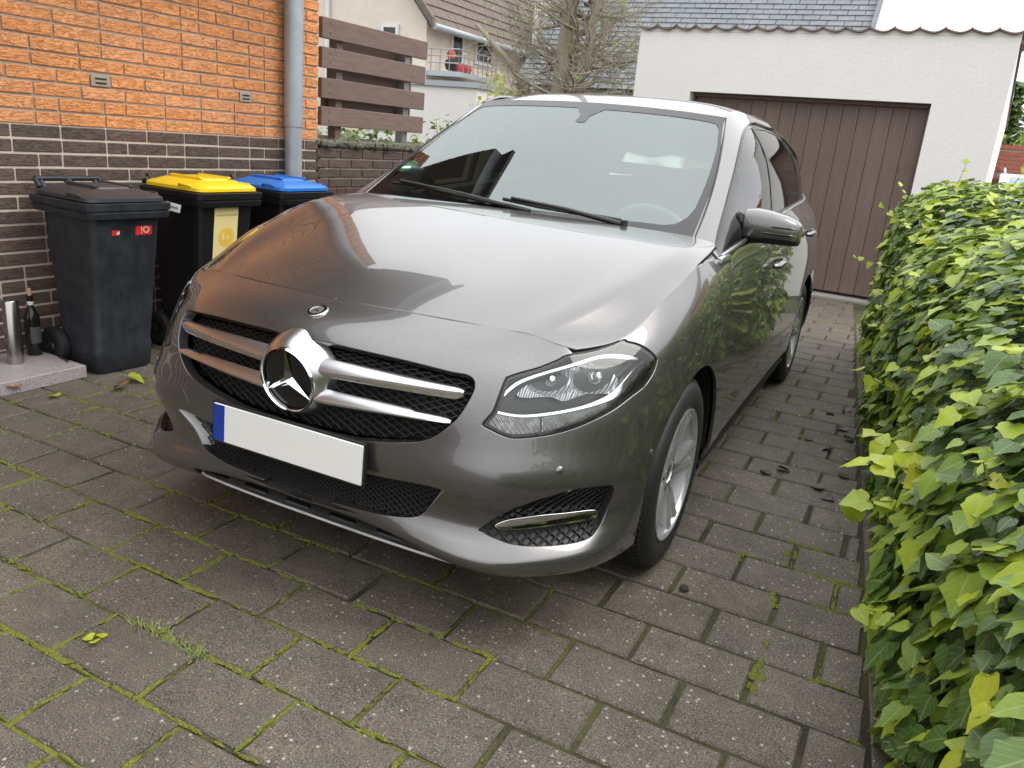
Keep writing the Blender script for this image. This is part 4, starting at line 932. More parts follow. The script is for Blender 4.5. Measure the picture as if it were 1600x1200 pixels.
# grass tuft and fallen leaves on the paving
GTf=[]
gm=mat('grass_blade',(.16,.20,.05),.6)
mb=MB(); gr_=random.Random(4)
for k in range(150):
    t=gr_.random(); x=-.245+.27*t+gr_.gauss(0,.012); y=-1.198+gr_.gauss(0,.008)
    if gr_.random()<.35: x+=.0
    a=gr_.uniform(0,2*PI); L_=gr_.uniform(.02,.055); d=Vector((math.cos(a),math.sin(a),gr_.uniform(.3,1.0))).normalized(); sd=Vector((-math.sin(a),math.cos(a),0))*.0011; p=Vector((x,y,-.004))
    q=p+d*L_*.6; e=p+d*L_+Vector((0,0,-L_*.3)); mb.add([p-sd,p+sd,q+sd*.8,q-sd*.8,e],[(0,1,2,3),(3,2,4)])
gtf=mb.build('grass',gm); tag(gtf,kind='stuff')
def fallen(name,x,y,size,ti,label,mt='leaf',kind=0,grp=None,curl=.3,z=.002):
    V,F,U=leafgeo(kind,size,.25,curl,gr_); M3=frame(Vector((gr_.gauss(0,.15),gr_.gauss(0,.15),1)),Vector((gr_.gauss(0,1),gr_.gauss(0,1),0))); zz=min((M3@Vector(v)).z for v in V)
    o=link(name,leafmesh(name,[([tuple(M3@Vector(v)-Vector((0,0,zz))) for v in V],F,U,ti)],M[mt]),None,(x,y,z)); tag(o,label,'leaf',grp); return o
fallen('fallen_leaf',-1.93,.12,.085,.80,'yellow green fallen leaf lying nearest the dark bin')
fallen('fallen_leaf',-1.83,.02,.07,1.0,'small orange brown fallen leaf on the paving before the dark bin','dryleaf')
fallen('fallen_leaf',-2.13,-.33,.085,1.0,'curled dry brown leaf beside the granite slab','dryleaf',1,None,.8)
fallen('fallen_leaf',-1.95,-.24,.05,.85,'small yellow fallen leaf in a paving joint near the granite slab')
for (x,y,w) in ((-.262,-1.305,'left'),(-.235,-1.318,'lower right'),(-.248,-1.285,'upper')):
    fallen('clover_leaf',x,y,.03,.86,w+' one of three pale green clover leaflets on the paving below the grass',kind=1,grp='clover leaflets')
dl=sorted(((1.15,1.62),(1.26,1.55),(1.30,1.9),(1.33,1.45),(1.08,1.1),(1.05,1.02),(1.28,1.0),(1.33,.92),(1.36,1.2),(1.20,2.15),(1.27,2.3),(1.31,1.75)),key=lambda q:q[1])
for (x,y),w in zip(dl,('nearest','second nearest','third nearest','fourth nearest','fifth nearest','sixth nearest','sixth farthest','fifth farthest','fourth farthest','third farthest','second farthest','farthest')):
    fallen('dead_leaf',x,y,gr_.uniform(.040,.062),.02,'dark rotten leaf on the paving by the hedge, '+w+' of twelve','rotleaf',kind=gr_.choice((0,1)),grp='wet dead leaves by the hedge',curl=.15,z=.001)
o=MB().lathe([(0,.018),(.012,.016),(.016,.006),(.012,0),(0,0)],8).build('pebble',M['soil'],None,60,(.985,-.155,.001)); tag(o,'dark lump of soil on the paving near the front wheel','pebble')
# ---------------------------------------------------------------- the car
CAR=empty('parked_car'); tag(CAR,'brownish grey hatchback car with a large star in its chrome grille, parked on the paving','car')
V1=flank.v1
# ------------------------------------------------ arch outlines on the flank, as (u,v)
def arch(yc,a,b,a0,a1,n,u):
    pts=[];x=(u,.3)
    for k in range(n+1):
        t=a0+(a1-a0)*k/n; y=yc+a*math.cos(t); z=.316+b*math.sin(t)
        x=find(flank,(1,2),np.array([y,z]),*x); pts.append(x)
    return pts
zb=.236; 
# front arch: from the lip in front (-y) over the top to the sill behind
ar=arch(0,.402,.372,PI+.215,-.215,30,1.15)
cut=min(range(len(ar)),key=lambda i:math.dist(ar[i],PK['fline'][2]))
arF,arB=ar[:cut+1],ar[cut:]
hl=cr(PK['hl'],5)
k0=0; kR=min(range(len(hl)),key=lambda i:math.dist(hl[i],PK['fline'][0])); kT=min(range(len(hl)),key=lambda i:abs(hl[i][0]-.746)+abs(hl[i][1]-V1)*.3 if hl[i][1]>.74 and hl[i][0]<.8 else 9)
hl=[(u,min(v,V1-.0005)) for u,v in hl]
hl_low=hl[kR:kT+1]; hl_up=hl[:kR+1]
# bumper (half outline, mirrored)
uT=hl_low[-1][0]
top=[(uT*(1-k/40),V1-.0022) for k in range(1,41)]
LIP=PK['lip']; lipv=lambda u: float(np.interp(u,[0]+[abs(p[0]) for p in LIP]+[9],[LIP[0][1]]+[p[1] for p in LIP]+[0]))
bot=[(0+arF[0][0]*k/90,lipv(arF[0][0]*k/90)) for k in range(0,90)]
bump=bot+[(arF[0][0]-.001,0.)]+arF+PK['fline'][1:2]+hl_low+top
bump=[p for i,p in enumerate(bump) if i==0 or math.dist(p,bump[i-1])>1e-4]
gr=PK['grille']; gril=[(0,.5985)]+cr(gr,5,False)+[(.20,.3105),(.10,.3065),(0,.3055)]
inta=[(0,.040)]+[(.12,.048),(.244,.070)]+cr([PK['intake'][i] for i in (8,7,6,5,4,3,2,1,0)],4,False)[4:]+[(.474,.232),(.44,.236),(.30,.226),(.15,.222),(0,.221)]
fog=cr(PK['fog'],5)
tow=cr(PK['tow'],4)
P=trim('bumper',flank,bump,[M['paint'],M['dark'],M['sheentrim']],CAR,[gril,inta,fog],mirror=True,h=.03,fl=.014,holefl=[.030,.050,.03],step=.012,flsel=lambda li,q:(1 if (li==0 and q[1]<lipv(q[0])+.008) else 2 if (li==2 and q[0]>.395) else 0))  # intake's outer end edges get the pale colour as painted sheen
# tow-eye cover on the car's right
e=trim('tow_cover',flank,shrink(tow,.003),M['paint'],CAR,side=-1,h=.015,depth=-.0012,fl=.0012); 
# parking sensors
for s in (1,-1):
    for q in PK['sens']:
        c=flank.at(*q)[0]; n=flank.nrm(*q)[0]
        if n[0]<0:n=-n
        mb=MB(); Mx=Vector((n[0]*s,n[1],n[2])).to_track_quat('Z','Y').to_matrix().to_4x4()
        mb.lathe([(0,.0035),(.0085,.003),(.0105,.0015),(.0105,-.004)],18,(c[0]*s,c[1],c[2]),Mx); mb.build('parking_sensor',M['paint'],CAR,40)
# ------------------------------------------------ fenders, doors, rear quarter
seam=[find(flank,(1,2),np.array(p),2.0,.5) for p in [(.555,.26),(.535,.40),(.525,.60),(.53,.76),(.545,.85),(.52,.90),(.485,.94)]]
ftop=[(u,V1-.0005) for u in np.linspace(1.88,.905,34)]
fend=arB+[(ar[-1][0]+.02,0.),(seam[0][0],.0)]+seam+[(1.905,.762)]+ftop+hl_up
for s in (1,-1): trim('front_fender',flank,fend,M['paint'],CAR,side=s,h=.035,step=.014)
def vline(y,us,z0=0,y2=None):
    out=[]
    for v in np.linspace(0,V1,9): out.append((find(flank,(1,),np.array([y if y2 is None else y+(y2-y)*v/V1]),us,v)[0],v))
    return out
def atY(y,v,u):
    lo,hi=u-1.2,u+1.2
    for _ in range(40):
        mid=(lo+hi)/2
        if flank.at(mid,v)[0][1]<y: lo=mid
        else: hi=mid
    return mid
def vl(ys): return [(atY(y,v,atY(y,.4,2.5)),v) for y,v in zip(ys,np.linspace(0,V1,len(ys)))]
bpil=vl([1.50]*4+[1.49]*4+[1.47]); rr=arch(2.699,.400,.368,-.215,PI+.215,30,4.1)   # from behind, over, to the front
rr=rr[::-1]
rdoor=vl([2.30]*9)
lo=seam[::-1]
fd=[(seam[0][0]+.004,0.003)]+[(bpil[0][0]-.004,.003)]+[(u-.002,v) for u,v in bpil]+[(1.94,V1)]+[(u+.004,v) for u,v in seam[::-1]]
fd=[p for i,p in enumerate(fd) if i==0 or math.dist(p,fd[i-1])>1e-4]
kk=[i for i,p in enumerate(rr) if flank.at(*p)[0][1]<2.60]
rtopl=rr[:max(kk)+1]
rdl=vl([2.62]*9)
rq_pt=rtopl[-1]
rd=[(bpil[0][0]+.004,.003),(rtopl[0][0]-.002,.003)]+[(u-.003,v) for u,v in rtopl]+[(rq_pt[0]-.01,rq_pt[1]+.06),(atY(2.64,.6,3.9),.6),(atY(2.66,V1,3.9),V1)]+[(u+.002,v) for u,v in bpil[::-1]]
qend=flank.cols[-2]
rq=[(u+.002,v) for u,v in rr[max(kk):]]+[(rr[-1][0]+.02,0.),(qend,0.),(qend,V1),(atY(2.665,V1,3.9),V1),(atY(2.645,.6,3.9),.6),(rq_pt[0]-.006,rq_pt[1]+.06)]
DOORS=[]
for s in (1,-1):
    a=trim('front_door',flank,fd,M['paint'],CAR,side=s,h=.06,step=.02); b=trim('rear_door',flank,rd,M['paint'],CAR,side=s,h=.06,step=.02)
    trim('rear_quarter',flank,rq,M['paint'],CAR,side=s,h=.07,step=.025); DOORS.append((s,a,b))
trim('tailgate',flank,[(qend,0),(flank.u1-1e-4,0),(flank.u1-1e-4,V1),(qend,V1)],M['paint'],CAR,mirror=True,h=.08,fl=0)
for s,a,b in DOORS:
    for d,y in ((a,1.36),(b,2.47)):
        q=find(flank,(1,2),np.array([y,.885 if y<2 else .95]),2.9 if y<2 else 4.,.6); c=flank.at(*q)[0]
        mb=MB(); mb.tube([(s*(c[0]+.012),y-.125,c[2]-.004),(s*(c[0]+.030),y-.105,c[2]-.003),(s*(c[0]+.036),y,c[2]+.002),(s*(c[0]+.030),y+.095,c[2]+.005),(s*(c[0]+.008),y+.115,c[2]+.006)],[.010,.014,.0145,.014,.010],10)
        mb.build('door_handle',M['paint'],d,60)
        mb=MB(); mb.tube([(s*(c[0]+.030),y-.10,c[2]+.011),(s*(c[0]+.037),y,c[2]+.016),(s*(c[0]+.030),y+.09,c[2]+.018)],.0035,6); mb.build('chrome_edge',M['chrome'],d,60)
# sills, arch liners, floor
for s in (1,-1):
    mb=MB(); pr=[(.862,.238),(.868,.215),(.84,.165),(.70,.150),(.70,.24)]
    ys=[.36,.9,1.6,2.33]; V=[(s*x,y,z) for y in ys for x,z in pr]; n=len(pr)
    F=[(i*n+k,i*n+k+1,(i+1)*n+k+1,(i+1)*n+k) for i in range(3) for k in range(n-1)]
    mb.add(V,F if s>0 else [f[::-1] for f in F]); mb.build('sill',M['plastic'],CAR,40)
    for yc in (0,2.699):
        mb=MB(); V=[];ts=np.linspace(-.12,PI+.12,25)
        for x in (.868,.60): V+=[(s*x,yc+.41*math.cos(t),.316+.385*math.sin(t)) for t in ts]
        n=len(ts); F=[(k,k+1,n+k+1,n+k) for k in range(n-1)]
        mb.add(V,F); mb.add([V[n+k] for k in range(n)],[tuple(range(n))]); mb.build('wheel_arch_liner',M['dark'],CAR)
mb=MB(); mb.box((0,1.35,.30),(1.14,4.0,.22)); mb.box((0,1.35,.23),(1.6,1.75,.08)); mb.box((0,-.35,.40),(1.1,.55,.36)); mb.build('underbody',M['dark'],CAR)
# ------------------------------------------------ bonnet, windscreen, roof, glasshouse
HV=hoodp.v1; HU=hoodp.u1
hood=[(0,.0034)]+[(HU*k/24,.0034) for k in range(1,25)]+[(HU-.0032,HV*k/12) for k in range(1,10)]+cr([(HU-.0022,HV*.76),(HU-.0026,HV*.88),(HU-.016,HV*.955),(HU-.07,HV*.965)],4,False)[1:]+[(HU*.80,HV*.968),(HU*.6,HV*.975),(HU*.3,HV*.985),(0,HV*.995)]
trim('bonnet',hoodp,hood,[M['paint'],M['dark']],CAR,mirror=True,h=.04,step=.016,fl=.02,flmat=1)  # turned-in edge coloured dark for the shade in the shut line
WU,WV=windp.u1,windp.v1
wo=[(0,0),(WU*.5,0),(WU,0)]+[(WU-.001,WV*k/10) for k in range(1,11)]+[(WU*.5,WV),(0,WV)]
wl=[(max(-u,0),v) for u,v in PK['wind']]
clear=[(0,.028),(.2,.030),(.45,.050),(.555,.073),(.590,.098),(.617,.15),(.630,.22),(.638,.413),(.646,.679),(.638,.83),(.620,.862),(.55,.868),(.07,.868),(.025,.80),(.022,.735),(0,.728)]
trim('windscreen',windp,clear,M['wglass'],CAR,mirror=True,h=.06,step=.03,fl=0,depth=.0015)
trim('windscreen_border',windp,wo,M['gloss'],CAR,[clear],mirror=True,h=.05,step=.02,fl=.006,holefl=[0])
mb=MB(); mb.box((0,1.03,1.415),(.10,.14,.045),b=.015,M=Matrix.Rotation(R(28),3,'X')); mb.build('sensor_housing',M['plastic'],CAR,40)
RU,RV=roofp.u1,roofp.v1
trim('roof',roofp,[(0,.003),(RU-.004,.003),(RU-.004,RV),(0,RV)],M['paint'],CAR,mirror=True,h=.06,step=.03,fl=.012)
mbh=MB(); us=np.linspace(-RU+.03,RU-.03,9); vs=np.linspace(.03,RV-.03,9); Vv=[tuple(roofp.at(u,v)[0]-np.array([0,0,.045])) for v in vs for u in us]
mbh.add(Vv,[(j*9+i+1,j*9+i,(j+1)*9+i,(j+1)*9+i+1) for j in range(8) for i in range(8)]); mbh.build('headliner',M['head'],CAR,180)
GU,GV=glassp.u1,glassp.v1
dlo=[(.0005,.002),(.0005,.03),(.03,.09)]+PK['dlo'][1:]+[(1.9,.343),(2.25,.318),(2.55,.235),(2.80,.06),(2.83,.003)]
dlo=cr(dlo[2:-1],4,False); dlo=[(.012,.003),(.018,.05)]+dlo+[(2.83,.003)]
pane1=[(.42,.020),(.47,.10),(.5927,.2400),(.70,.262),(.80,.281),(1.0,.303),(1.14,.314),(1.13,.16),(1.125,.018)]
pane2=[(1.20,.018),(1.205,.16),(1.215,.316),(1.5,.326),(1.85,.322),(2.08,.306),(2.10,.15),(2.10,.016)]
pane3=[(2.145,.016),(2.145,.15),(2.125,.295),(2.24,.282),(2.48,.215),(2.70,.06),(2.73,.016)]
side=[(0,.0),(GU,0),(GU,GV-.004),(.0,GV-.004)]
side=[(.0005,.001)]+[(GU*k/30,.001) for k in range(1,31)]+[(GU-.001,GV*.5)]+[(GU*(1-k/40),GV-.003) for k in range(0,41)]
vthin=lambda u:1
for s in (1,-1):
    trim('roof_side_frame',glassp,side,M['paint'],CAR,[dlo],side=s,h=.05,step=.018,fl=.01,holefl=[.008])
    trim('window_surround',glassp,shrink(dlo,.003),M['gloss'],CAR,[pane1,pane2,pane3],side=s,h=.05,step=.012,fl=0,depth=.003,holefl=[.006]*3)
    trim('side_window',glassp,pane1,M['sglass'],CAR,side=s,h=.07,step=.03,fl=0,depth=.006); trim('side_window',glassp,pane2,M['pglass'],CAR,side=s,h=.07,step=.03,fl=0,depth=.006); trim('quarter_window',glassp,pane3,M['pglass'],CAR,side=s,h=.07,step=.03,fl=0,depth=.006)
    pts=[glassp.at(u,.004)[0]+np.array([.004,0,.002]) for u in np.linspace(.02,2.83,30)]
    mb=MB(); mb.tube([(p[0]*s,p[1],p[2]) for p in pts],.0075,8); mb.build('belt_strip',M['satin'],CAR,60)
    pts=[glassp.at(u,v)[0]+np.array([.003,0,.001]) for u,v in dlo[2:]]
    mb=MB(); mb.tube([(p[0]*s,p[1],p[2]) for p in pts],.004,6); mb.build('window_seal',M['gloss'],CAR,60)
    pts=[windp.at(WU-.0005,v)[0] for v in np.linspace(.04,WV,16)]
    mb=MB(); mb.tube([((p[0]+.004)*s,p[1],p[2]-.001) for p in pts],.004,6); mb.build('pillar_seal',M['rubber'],CAR,60)
    # small light plate at the front end of the belt strip
    mb=MB(); mb.box((s*.836,.375,.985),(.016,.12,.03),b=.006,rz=-.05*s); mb.build('belt_end_cap',M['satin'],CAR,50)
for s in (1,-1):
    tp=shrink([(.0005,.002)]+[(GU*k/30,.002) for k in range(1,31)]+[(GU*(1-k/40),GV-.02) for k in range(0,41)],.002)
    if s<0: trim('pillar_lining',glassp,tp,M['head'],CAR,[[(.50,.025),(.56,.12),(.66,.245),(.80,.27),(1.0,.292),(1.13,.30),(1.12,.16),(1.115,.02)],shrink(pane2,.008),shrink(pane3,.008)],side=s,h=.06,step=.03,fl=0,depth=.028,holefl=[.02]*3)
    # ruled strip closing the corner between bonnet, wing and windscreen pillar
    A=[hoodp.at(HU-.001,v)[0] for v in np.linspace(HV*.60,HV*.93,9)]; A[-1]=A[-1]; B_=[flank.at(u,V1)[0] for u in np.linspace(1.70,2.0,9)]
    C_=[glassp.at(0.0005,v)[0] for v in np.linspace(0,GV*.98,9)]
    mbq=MB(); q=[]
    for a,b in zip(A,C_): q+= [(s*a[0],a[1],a[2]-.012),(s*b[0],b[1]+.004,b[2]-.006)]
    mbq.add(q,[((2*i,2*i+1,2*i+3,2*i+2) if s<0 else (2*i+2,2*i+3,2*i+1,2*i)) for i in range(8)])
    q=[]
    for a,b in zip(B_,[C_[0]]*9): q+=[(s*a[0],a[1],a[2]-.004),(s*.80,max(a[1],.2),a[2]-.008)]
    mbq.add(q,[((2*i,2*i+2,2*i+3,2*i+1) if s<0 else (2*i+1,2*i+3,2*i+2,2*i)) for i in range(8)])
    mbq.build('wing_corner',M['paint'],CAR,60)
trim('rear_window',tailp,[(0,.03),(.52,.03),(.56,.28),(0,.30)],M['sglass'],CAR,mirror=True,h=.06,fl=0)
trim('tailgate_frame',tailp,[(0,0),(tailp.u1-.001,0),(tailp.u1-.001,tailp.v1),(0,tailp.v1)],M['paint'],CAR,[[(0,.03),(.52,.03),(.56,.28),(0,.30)]],mirror=True,h=.06,fl=.005,holefl=[0])
# ------------------------------------------------ grille: mesh, louvres, star
gd=lambda d:(lambda u,v:np.full(len(np.atleast_1d(u)),d))
trim('grille_backing',flank,shrink(gril,-.004)[0:-1]+[(0,.30)] if False else [(0,.61)]+[(u+.004,v) for u,v in gril[1:-1]]+[(0,.30)],M['dark'],CAR,mirror=True,h=.05,depth=.055,fl=0)
def lattice(name,poly,su,ang,depth,r,parent,mt,sides=(1,-1),base=None):
    mb=MB(); p=np.array(poly); c=np.array([0 if p[:,0].min()<.02 else p[:,0].mean(),p[:,1].mean()]); ext=np.ptp(p,axis=0).max()*1.3
    for sg in (1,-1):
        dr=np.array([math.cos(ang),sg*math.sin(ang)]); nr=np.array([-dr[1],dr[0]])
        for k in range(-int(ext/su)-1,int(ext/su)+2):
            T=np.linspace(-ext,ext,int(2*ext/.014)); Q=c+nr*su*k+dr*T[:,None]
            ok=inside(Q,poly); i=0
            while i<len(T):
                if ok[i]:
                    j=i
                    while j+1<len(T) and ok[j+1]: j+=1
                    if j-i>=1:
                        S=flank.at(Q[i:j+1:1,0],Q[i:j+1,1])-flank.nrm(Q[i:j+1,0],Q[i:j+1,1])*-1*0
                        nn=flank.nrm(Q[i:j+1,0],Q[i:j+1,1]); S=S-nn*np.sign(nn[:,1:2]*-1)*depth
                        st=max(1,(j-i)//max(1,int((j-i)/3)))
                        sel=list(range(0,len(S),3)); 
                        if sel[-1]!=len(S)-1: sel.append(len(S)-1)
                        for s in sides: mb.tube([(a[0]*s,a[1],a[2]) for a in S[sel]],r,4,False)
                    i=j+1
                else: i+=1
    return mb.build(name,mt,parent,180)
tag(lattice('grille_mesh',[(-.016,.60)]+gril[1:-1]+[(-.016,.305)],.021,.55,.045,.003,CAR,M['mesh']),kind='stuff')
def louvre(name,us,vt,vm,vb,parent):
    """one louvre of the grille: a satin top face running forward to a chrome lower lip"""
    for s in (1,-1):
        mb=MB(); ring=[]
        for k,u in enumerate(us):
            t=k/(len(us)-1); a,b_,c=vt(u),vm(u),vb(u)
            n=flank.nrm(u,b_)[0]; n=n*(-1 if n[1]>0 else 1)
            end=min(1,.35+(1-t)/.035); 
            pt=[(a,-.016),(a*.6+b_*.4,-.003),(b_,.004),(b_-.004,.0045),((b_+c)/2,.002),(c,-.008),((a+c)/2,-.05)]
            vm_=(a+c)/2
            for v,d in pt:
                v2=vm_+(v-vm_)*(end**.5); p=flank.at(u,v2)[0]+n*(d if d>-.03 else d); ring.append((p[0]*s,p[1],p[2]))
        n=7
        for k in range(len(us)-1):
            for j in range(n):
                f=(k*n+j,k*n+(j+1)%n,(k+1)*n+(j+1)%n,(k+1)*n+j); mb.mi=1 if j in (3,4) else 0
                mb.f.append(f if s>0 else f[::-1]); mb.m.append(mb.mi)
        mb.f.append(tuple(range((len(us)-1)*n,len(us)*n))); mb.m.append(0); mb.v=ring
        o=mb.build(name,[M['satin'],M['chrome']],parent,50)
us=np.linspace(.07,.492,26)
louvre('louvre',us,lambda u:.547+.008*u/.5,lambda u:.507+.035*min(u/.5,1),lambda u:.486+.028*u/.5,CAR)
us2=np.linspace(.07,.474,26)
louvre('louvre',us2,lambda u:.449+.008*u/.5,lambda u:.412+.030*u/.5,lambda u:.390+.038*u/.5,CAR)
SM=Matrix.Rotation(R(90),4,'X') @ Matrix.Identity(4)
SM=Matrix.Rotation(R(97),4,'X'); SC0=Vector((0,-.868,.664))
mb=MB(); mb.lathe([(.125,-.06),(.112,-.02),(.098,.004),(.0925,.008)],48,SC0,SM); mb.build('star_surround',M['satin'],CAR,60)
star=mb=MB(); mb.lathe([(.0925,.006),(.0915,.013),(.0885,.0165),(.0855,.013),(.0845,.004)],56,SC0,SM); so=mb.build('star_badge',M['chrome'],CAR,60)
mb=MB(); mb.lathe([(.0,.0035),(.03,.0035),(.06,.003),(.085,.001),(.086,-.01)],48,SC0,SM); mb.build('badge_plate',M['gloss'],so,60)
mb=MB()
for k in range(3):
    a=R(90+120*k); V=[(0,0,.020),(math.cos(a)*.087,math.sin(a)*.087,.010)]
    for d in (1,-1): V.append((math.cos(a+d*R(60))*.0165,math.sin(a+d*R(60))*.0165,.004))
    V=[SM@Vector(p)+SC0 for p in V]; mb.add(V,[(0,3,1),(0,1,2),(3,2,1)])
mb.build('star_point',M['chrome'],so)
# small round badge above the grille
q=find(flank,(0,2),np.array([0,.832]),0,.66); c=flank.at(*q)[0]; n=flank.nrm(*q)[0]; n=n*(1 if n[2]>0 else -1)
BM=Vector(n).to_track_quat('Z','X').to_matrix().to_4x4(); BMr=BM@Matrix.Identity(4)
ex=Vector((1,0,0)); ez=Vector(n); ey=ez.cross(ex); BM=Matrix(((ex.x,ey.x,ez.x,0),(ex.y,ey.y,ez.y,0),(ex.z,ey.z,ez.z,0),(0,0,0,1)))
mb=MB(); mb.lathe([(0,.0035),(.018,.0035),(.0185,.0045),(.020,.0045)],32,c,BM); bo=mb.build('bonnet_badge',M['satin'],CAR,40)
mb=MB(); mb.lathe([(.020,.0042),(.0275,.0036),(.028,.004)],32,c,BM); mb.build('badge_ring',M['gloss'],bo,40)
mb=MB(); mb.lathe([(.028,.004),(.0295,.0038),(.031,.0015),(.031,-.002)],32,c,BM); mb.build('badge_rim',M['chrome'],bo,40)
mb=MB()
for k in range(3):
    a=R(90+120*k); V=[(0,0,.0062),(math.cos(a)*.0175,math.sin(a)*.0175,.0047)]+[(math.cos(a+d*R(60))*.0035,math.sin(a+d*R(60))*.0035,.0046) for d in (1,-1)]
    mb.add([BM@Vector(p)+Vector(c) for p in V],[(0,3,1),(0,1,2)])
mb.build('badge_star',M['lampblack'],bo)
# intakes
trim('intake_backing',flank,inta[:-1]+[(0,.221)],M['dark'],CAR,mirror=True,h=.05,depth=.045,fl=0)
tag(lattice('intake_mesh',[(-.016,.040)]+inta[1:-1]+[(-.016,.221)],.0125,.5,.026,.0021,CAR,M['mesh']),kind='stuff')
for s in (1,-1):
    trim('fog_grille',flank,shrink(fog,-.004),M['mesh'],CAR,side=s,h=.02,depth=.030,fl=0)
    o=lattice('fog_grille_mesh',fog,.0165,.52,.027,.0034,CAR,M['mesh'],sides=(s,)); tag(o,kind='stuff')
    fb=cr(PK['fog_bar'],4); trim('fog_trim',flank,fb,M['chrome'],CAR,side=s,h=.02,depth=.012,fl=.02)
    c2=np.array(fb); trim('fog_trim_inset',flank,[tuple(x) for x in (c2-c2.mean(0))*np.array([.80,.38])+c2.mean(0)+np.array([.014,-.004])],M['gloss'],CAR,side=s,h=.02,depth=.0105,fl=0)
# splitter under the nose with its bright line
mb=MB(); xs=np.linspace(-.66,.66,34)
def spl(x,y0,z,dy=0): return (x,y0+.22*abs(x)**2.6+dy,z)
prof=[(-.760,.34),(-.758,.262),(-.735,.225),(-.715,.185),(-.705,.178),(-.690,.176),(-.45,.165)]
V=[]
for x in xs:
    k=min(1,(.66-abs(x))/.14); zz=.235*(1-k)
    for y,z in prof: V.append((x,y+.13*abs(x)**3,z*k+.228*(1-k)))
n=len(prof); F=[(i*n+j,(i+1)*n+j,(i+1)*n+j+1,i*n+j+1) for i in range(len(xs)-1) for j in range(n-1)]
mb.add(V,F); mb.build('splitter',M['plastic'],CAR,50)
mb=MB(); mb.tube([(x,-.716+.13*abs(x)**3,.181*min(1,(.66-abs(x))/.14)+.228*(1-min(1,(.66-abs(x))/.14))) for x in np.linspace(-.60,.60,40)],.0045,6); mb.build('splitter_strip',M['sheentrim'],CAR,60)  # chrome line whose gleam is put into a pale colour
for k in range(6):
    mb=MB(); x=-.42+.168*k; mb.box((x,-.733,.222),(.09,.02,.014),b=.004); mb.build('splitter_rib',M['gloss'],CAR,40)
# number plate: blank apart from its blue strip
PLT=empty('number_plate',(0,-.8865,.487)); PLT.parent=CAR; PLT.rotation_euler=(R(-3),0,0)
mb=MB(); mb.box((0,0,0),(.52,.006,.11),b=.002); mb.build('plate_face',M['plate'],PLT,30)
mb=MB(); mb.box((-.239,-.0022,0),(.040,.004,.106)); mb.build('plate_band',M['blue'],PLT)
mb=MB(); mb.box((0,.006,0),(.534,.01,.124),b=.003); mb.build('plate_holder',M['plastic'],PLT,30)
# ------------------------------------------------ headlights
lens=shrink(hl,.0085)
b1,b2=[np.array(q) for q in PK['hl_bulbs']]
def bowl(u,v):
    u=np.atleast_1d(u);v=np.atleast_1d(v); d=np.full(len(u),.022)
    for c,r,k in ((b1,.085,.055),(b2,.075,.042)):
        q=((u-c[0])**2+(v-c[1])**2)/r**2; d=np.maximum(d,.020+k*np.clip(1-q,0,1)**.8*(1+.06*np.abs(np.sin((u-c[0])*150))))
    return d
for s in (1,-1):
    H=empty('headlight'); H.parent=CAR
    trim('lamp_lens',flank,lens,M['lens'],H,side=s,h=.025,fl=.004)
    trim('lamp_gasket',flank,shrink(hl,-.003),M['rubber'],H,[shrink(hl,.0125)],side=s,h=.03,depth=.005,fl=.01,holefl=[.03])
    trim('lamp_housing',flank,hl,M['lampblack'],H,side=s,h=.03,depth=.045,fl=0)
    trim('reflector',flank,cr(PK['hl_refl'],4),M['reflector'],H,side=s,h=.0065,depth=bowl,fl=0)
    trim('lamp_strip',flank,cr(PK['hl_strip'],3),M['chrome'],H,side=s,h=.012,depth=.014,fl=.02)
    trim('lamp_brow',flank,cr(PK['hl_brow'],3),M['satin'],H,side=s,h=.012,depth=.014,fl=.012)
    trim('turn_signal',flank,PK['hl_turn'],M['signal'],H,side=s,h=.015,depth=.022,fl=.01)
    trim('position_light',flank,PK['hl_park'],M['signal'],H,side=s,h=.015,depth=.022,fl=.01)
    for c,r in ((b1,.017),(b2,.014)):
        p=flank.at(*c)[0]; nn=flank.nrm(*c)[0]; nn=nn if nn[0]>0 else -nn
        p=p-nn*.045; Mx=Vector((nn[0]*s,nn[1],nn[2])).to_track_quat('Z','Y').to_matrix().to_4x4()
        mb=MB(); mb.lathe([(0,.026),(r*.5,.025),(r*.7,.018),(r*.75,.01),(r,.008),(r*1.25,0),(r*1.3,-.012)],20,(p[0]*s,p[1],p[2]),Mx); mb.build('bulb',M['satin'],H,50)
# ------------------------------------------------ wipers
def wiper(px,base):
    pts=[windp.at(u,max(v,.0))[0]+np.array([0,-.012,.014]) for u,v in px]; P2=[tuple(p) for p in pts]
    mb=MB(); mb.tube(P2,[.007]*len(P2),6); mb.build('wiper_blade',M['rubber'],CAR,60)
    mb=MB(); mb.tube([base,tuple(np.array(P2[1])*.5+np.array(base)*.5+np.array([0,-.006,.012])),(P2[1][0],P2[1][1]-.008,P2[1][2]+.012)],[.011,.008,.006],8); mb.build('wiper_arm',M['plastic'],CAR,60)
w1=cr([(-.56,.105),(-.40,.070),(-.25,.045),(-.10,.022),(.0,.012)],3,False); w2=cr([(-.03,.05),(.12,.030),(.28,.022),(.42,.022)],3,False)
wiper(w1,(.10,.315,1.066)); wiper(w2,(.46,.34,1.062))
mb=MB(); mb.tube([(.47,.335,1.058),(.47,.335,1.078)],.013,10); mb.build('wiper_cap',M['rubber'],CAR,40)
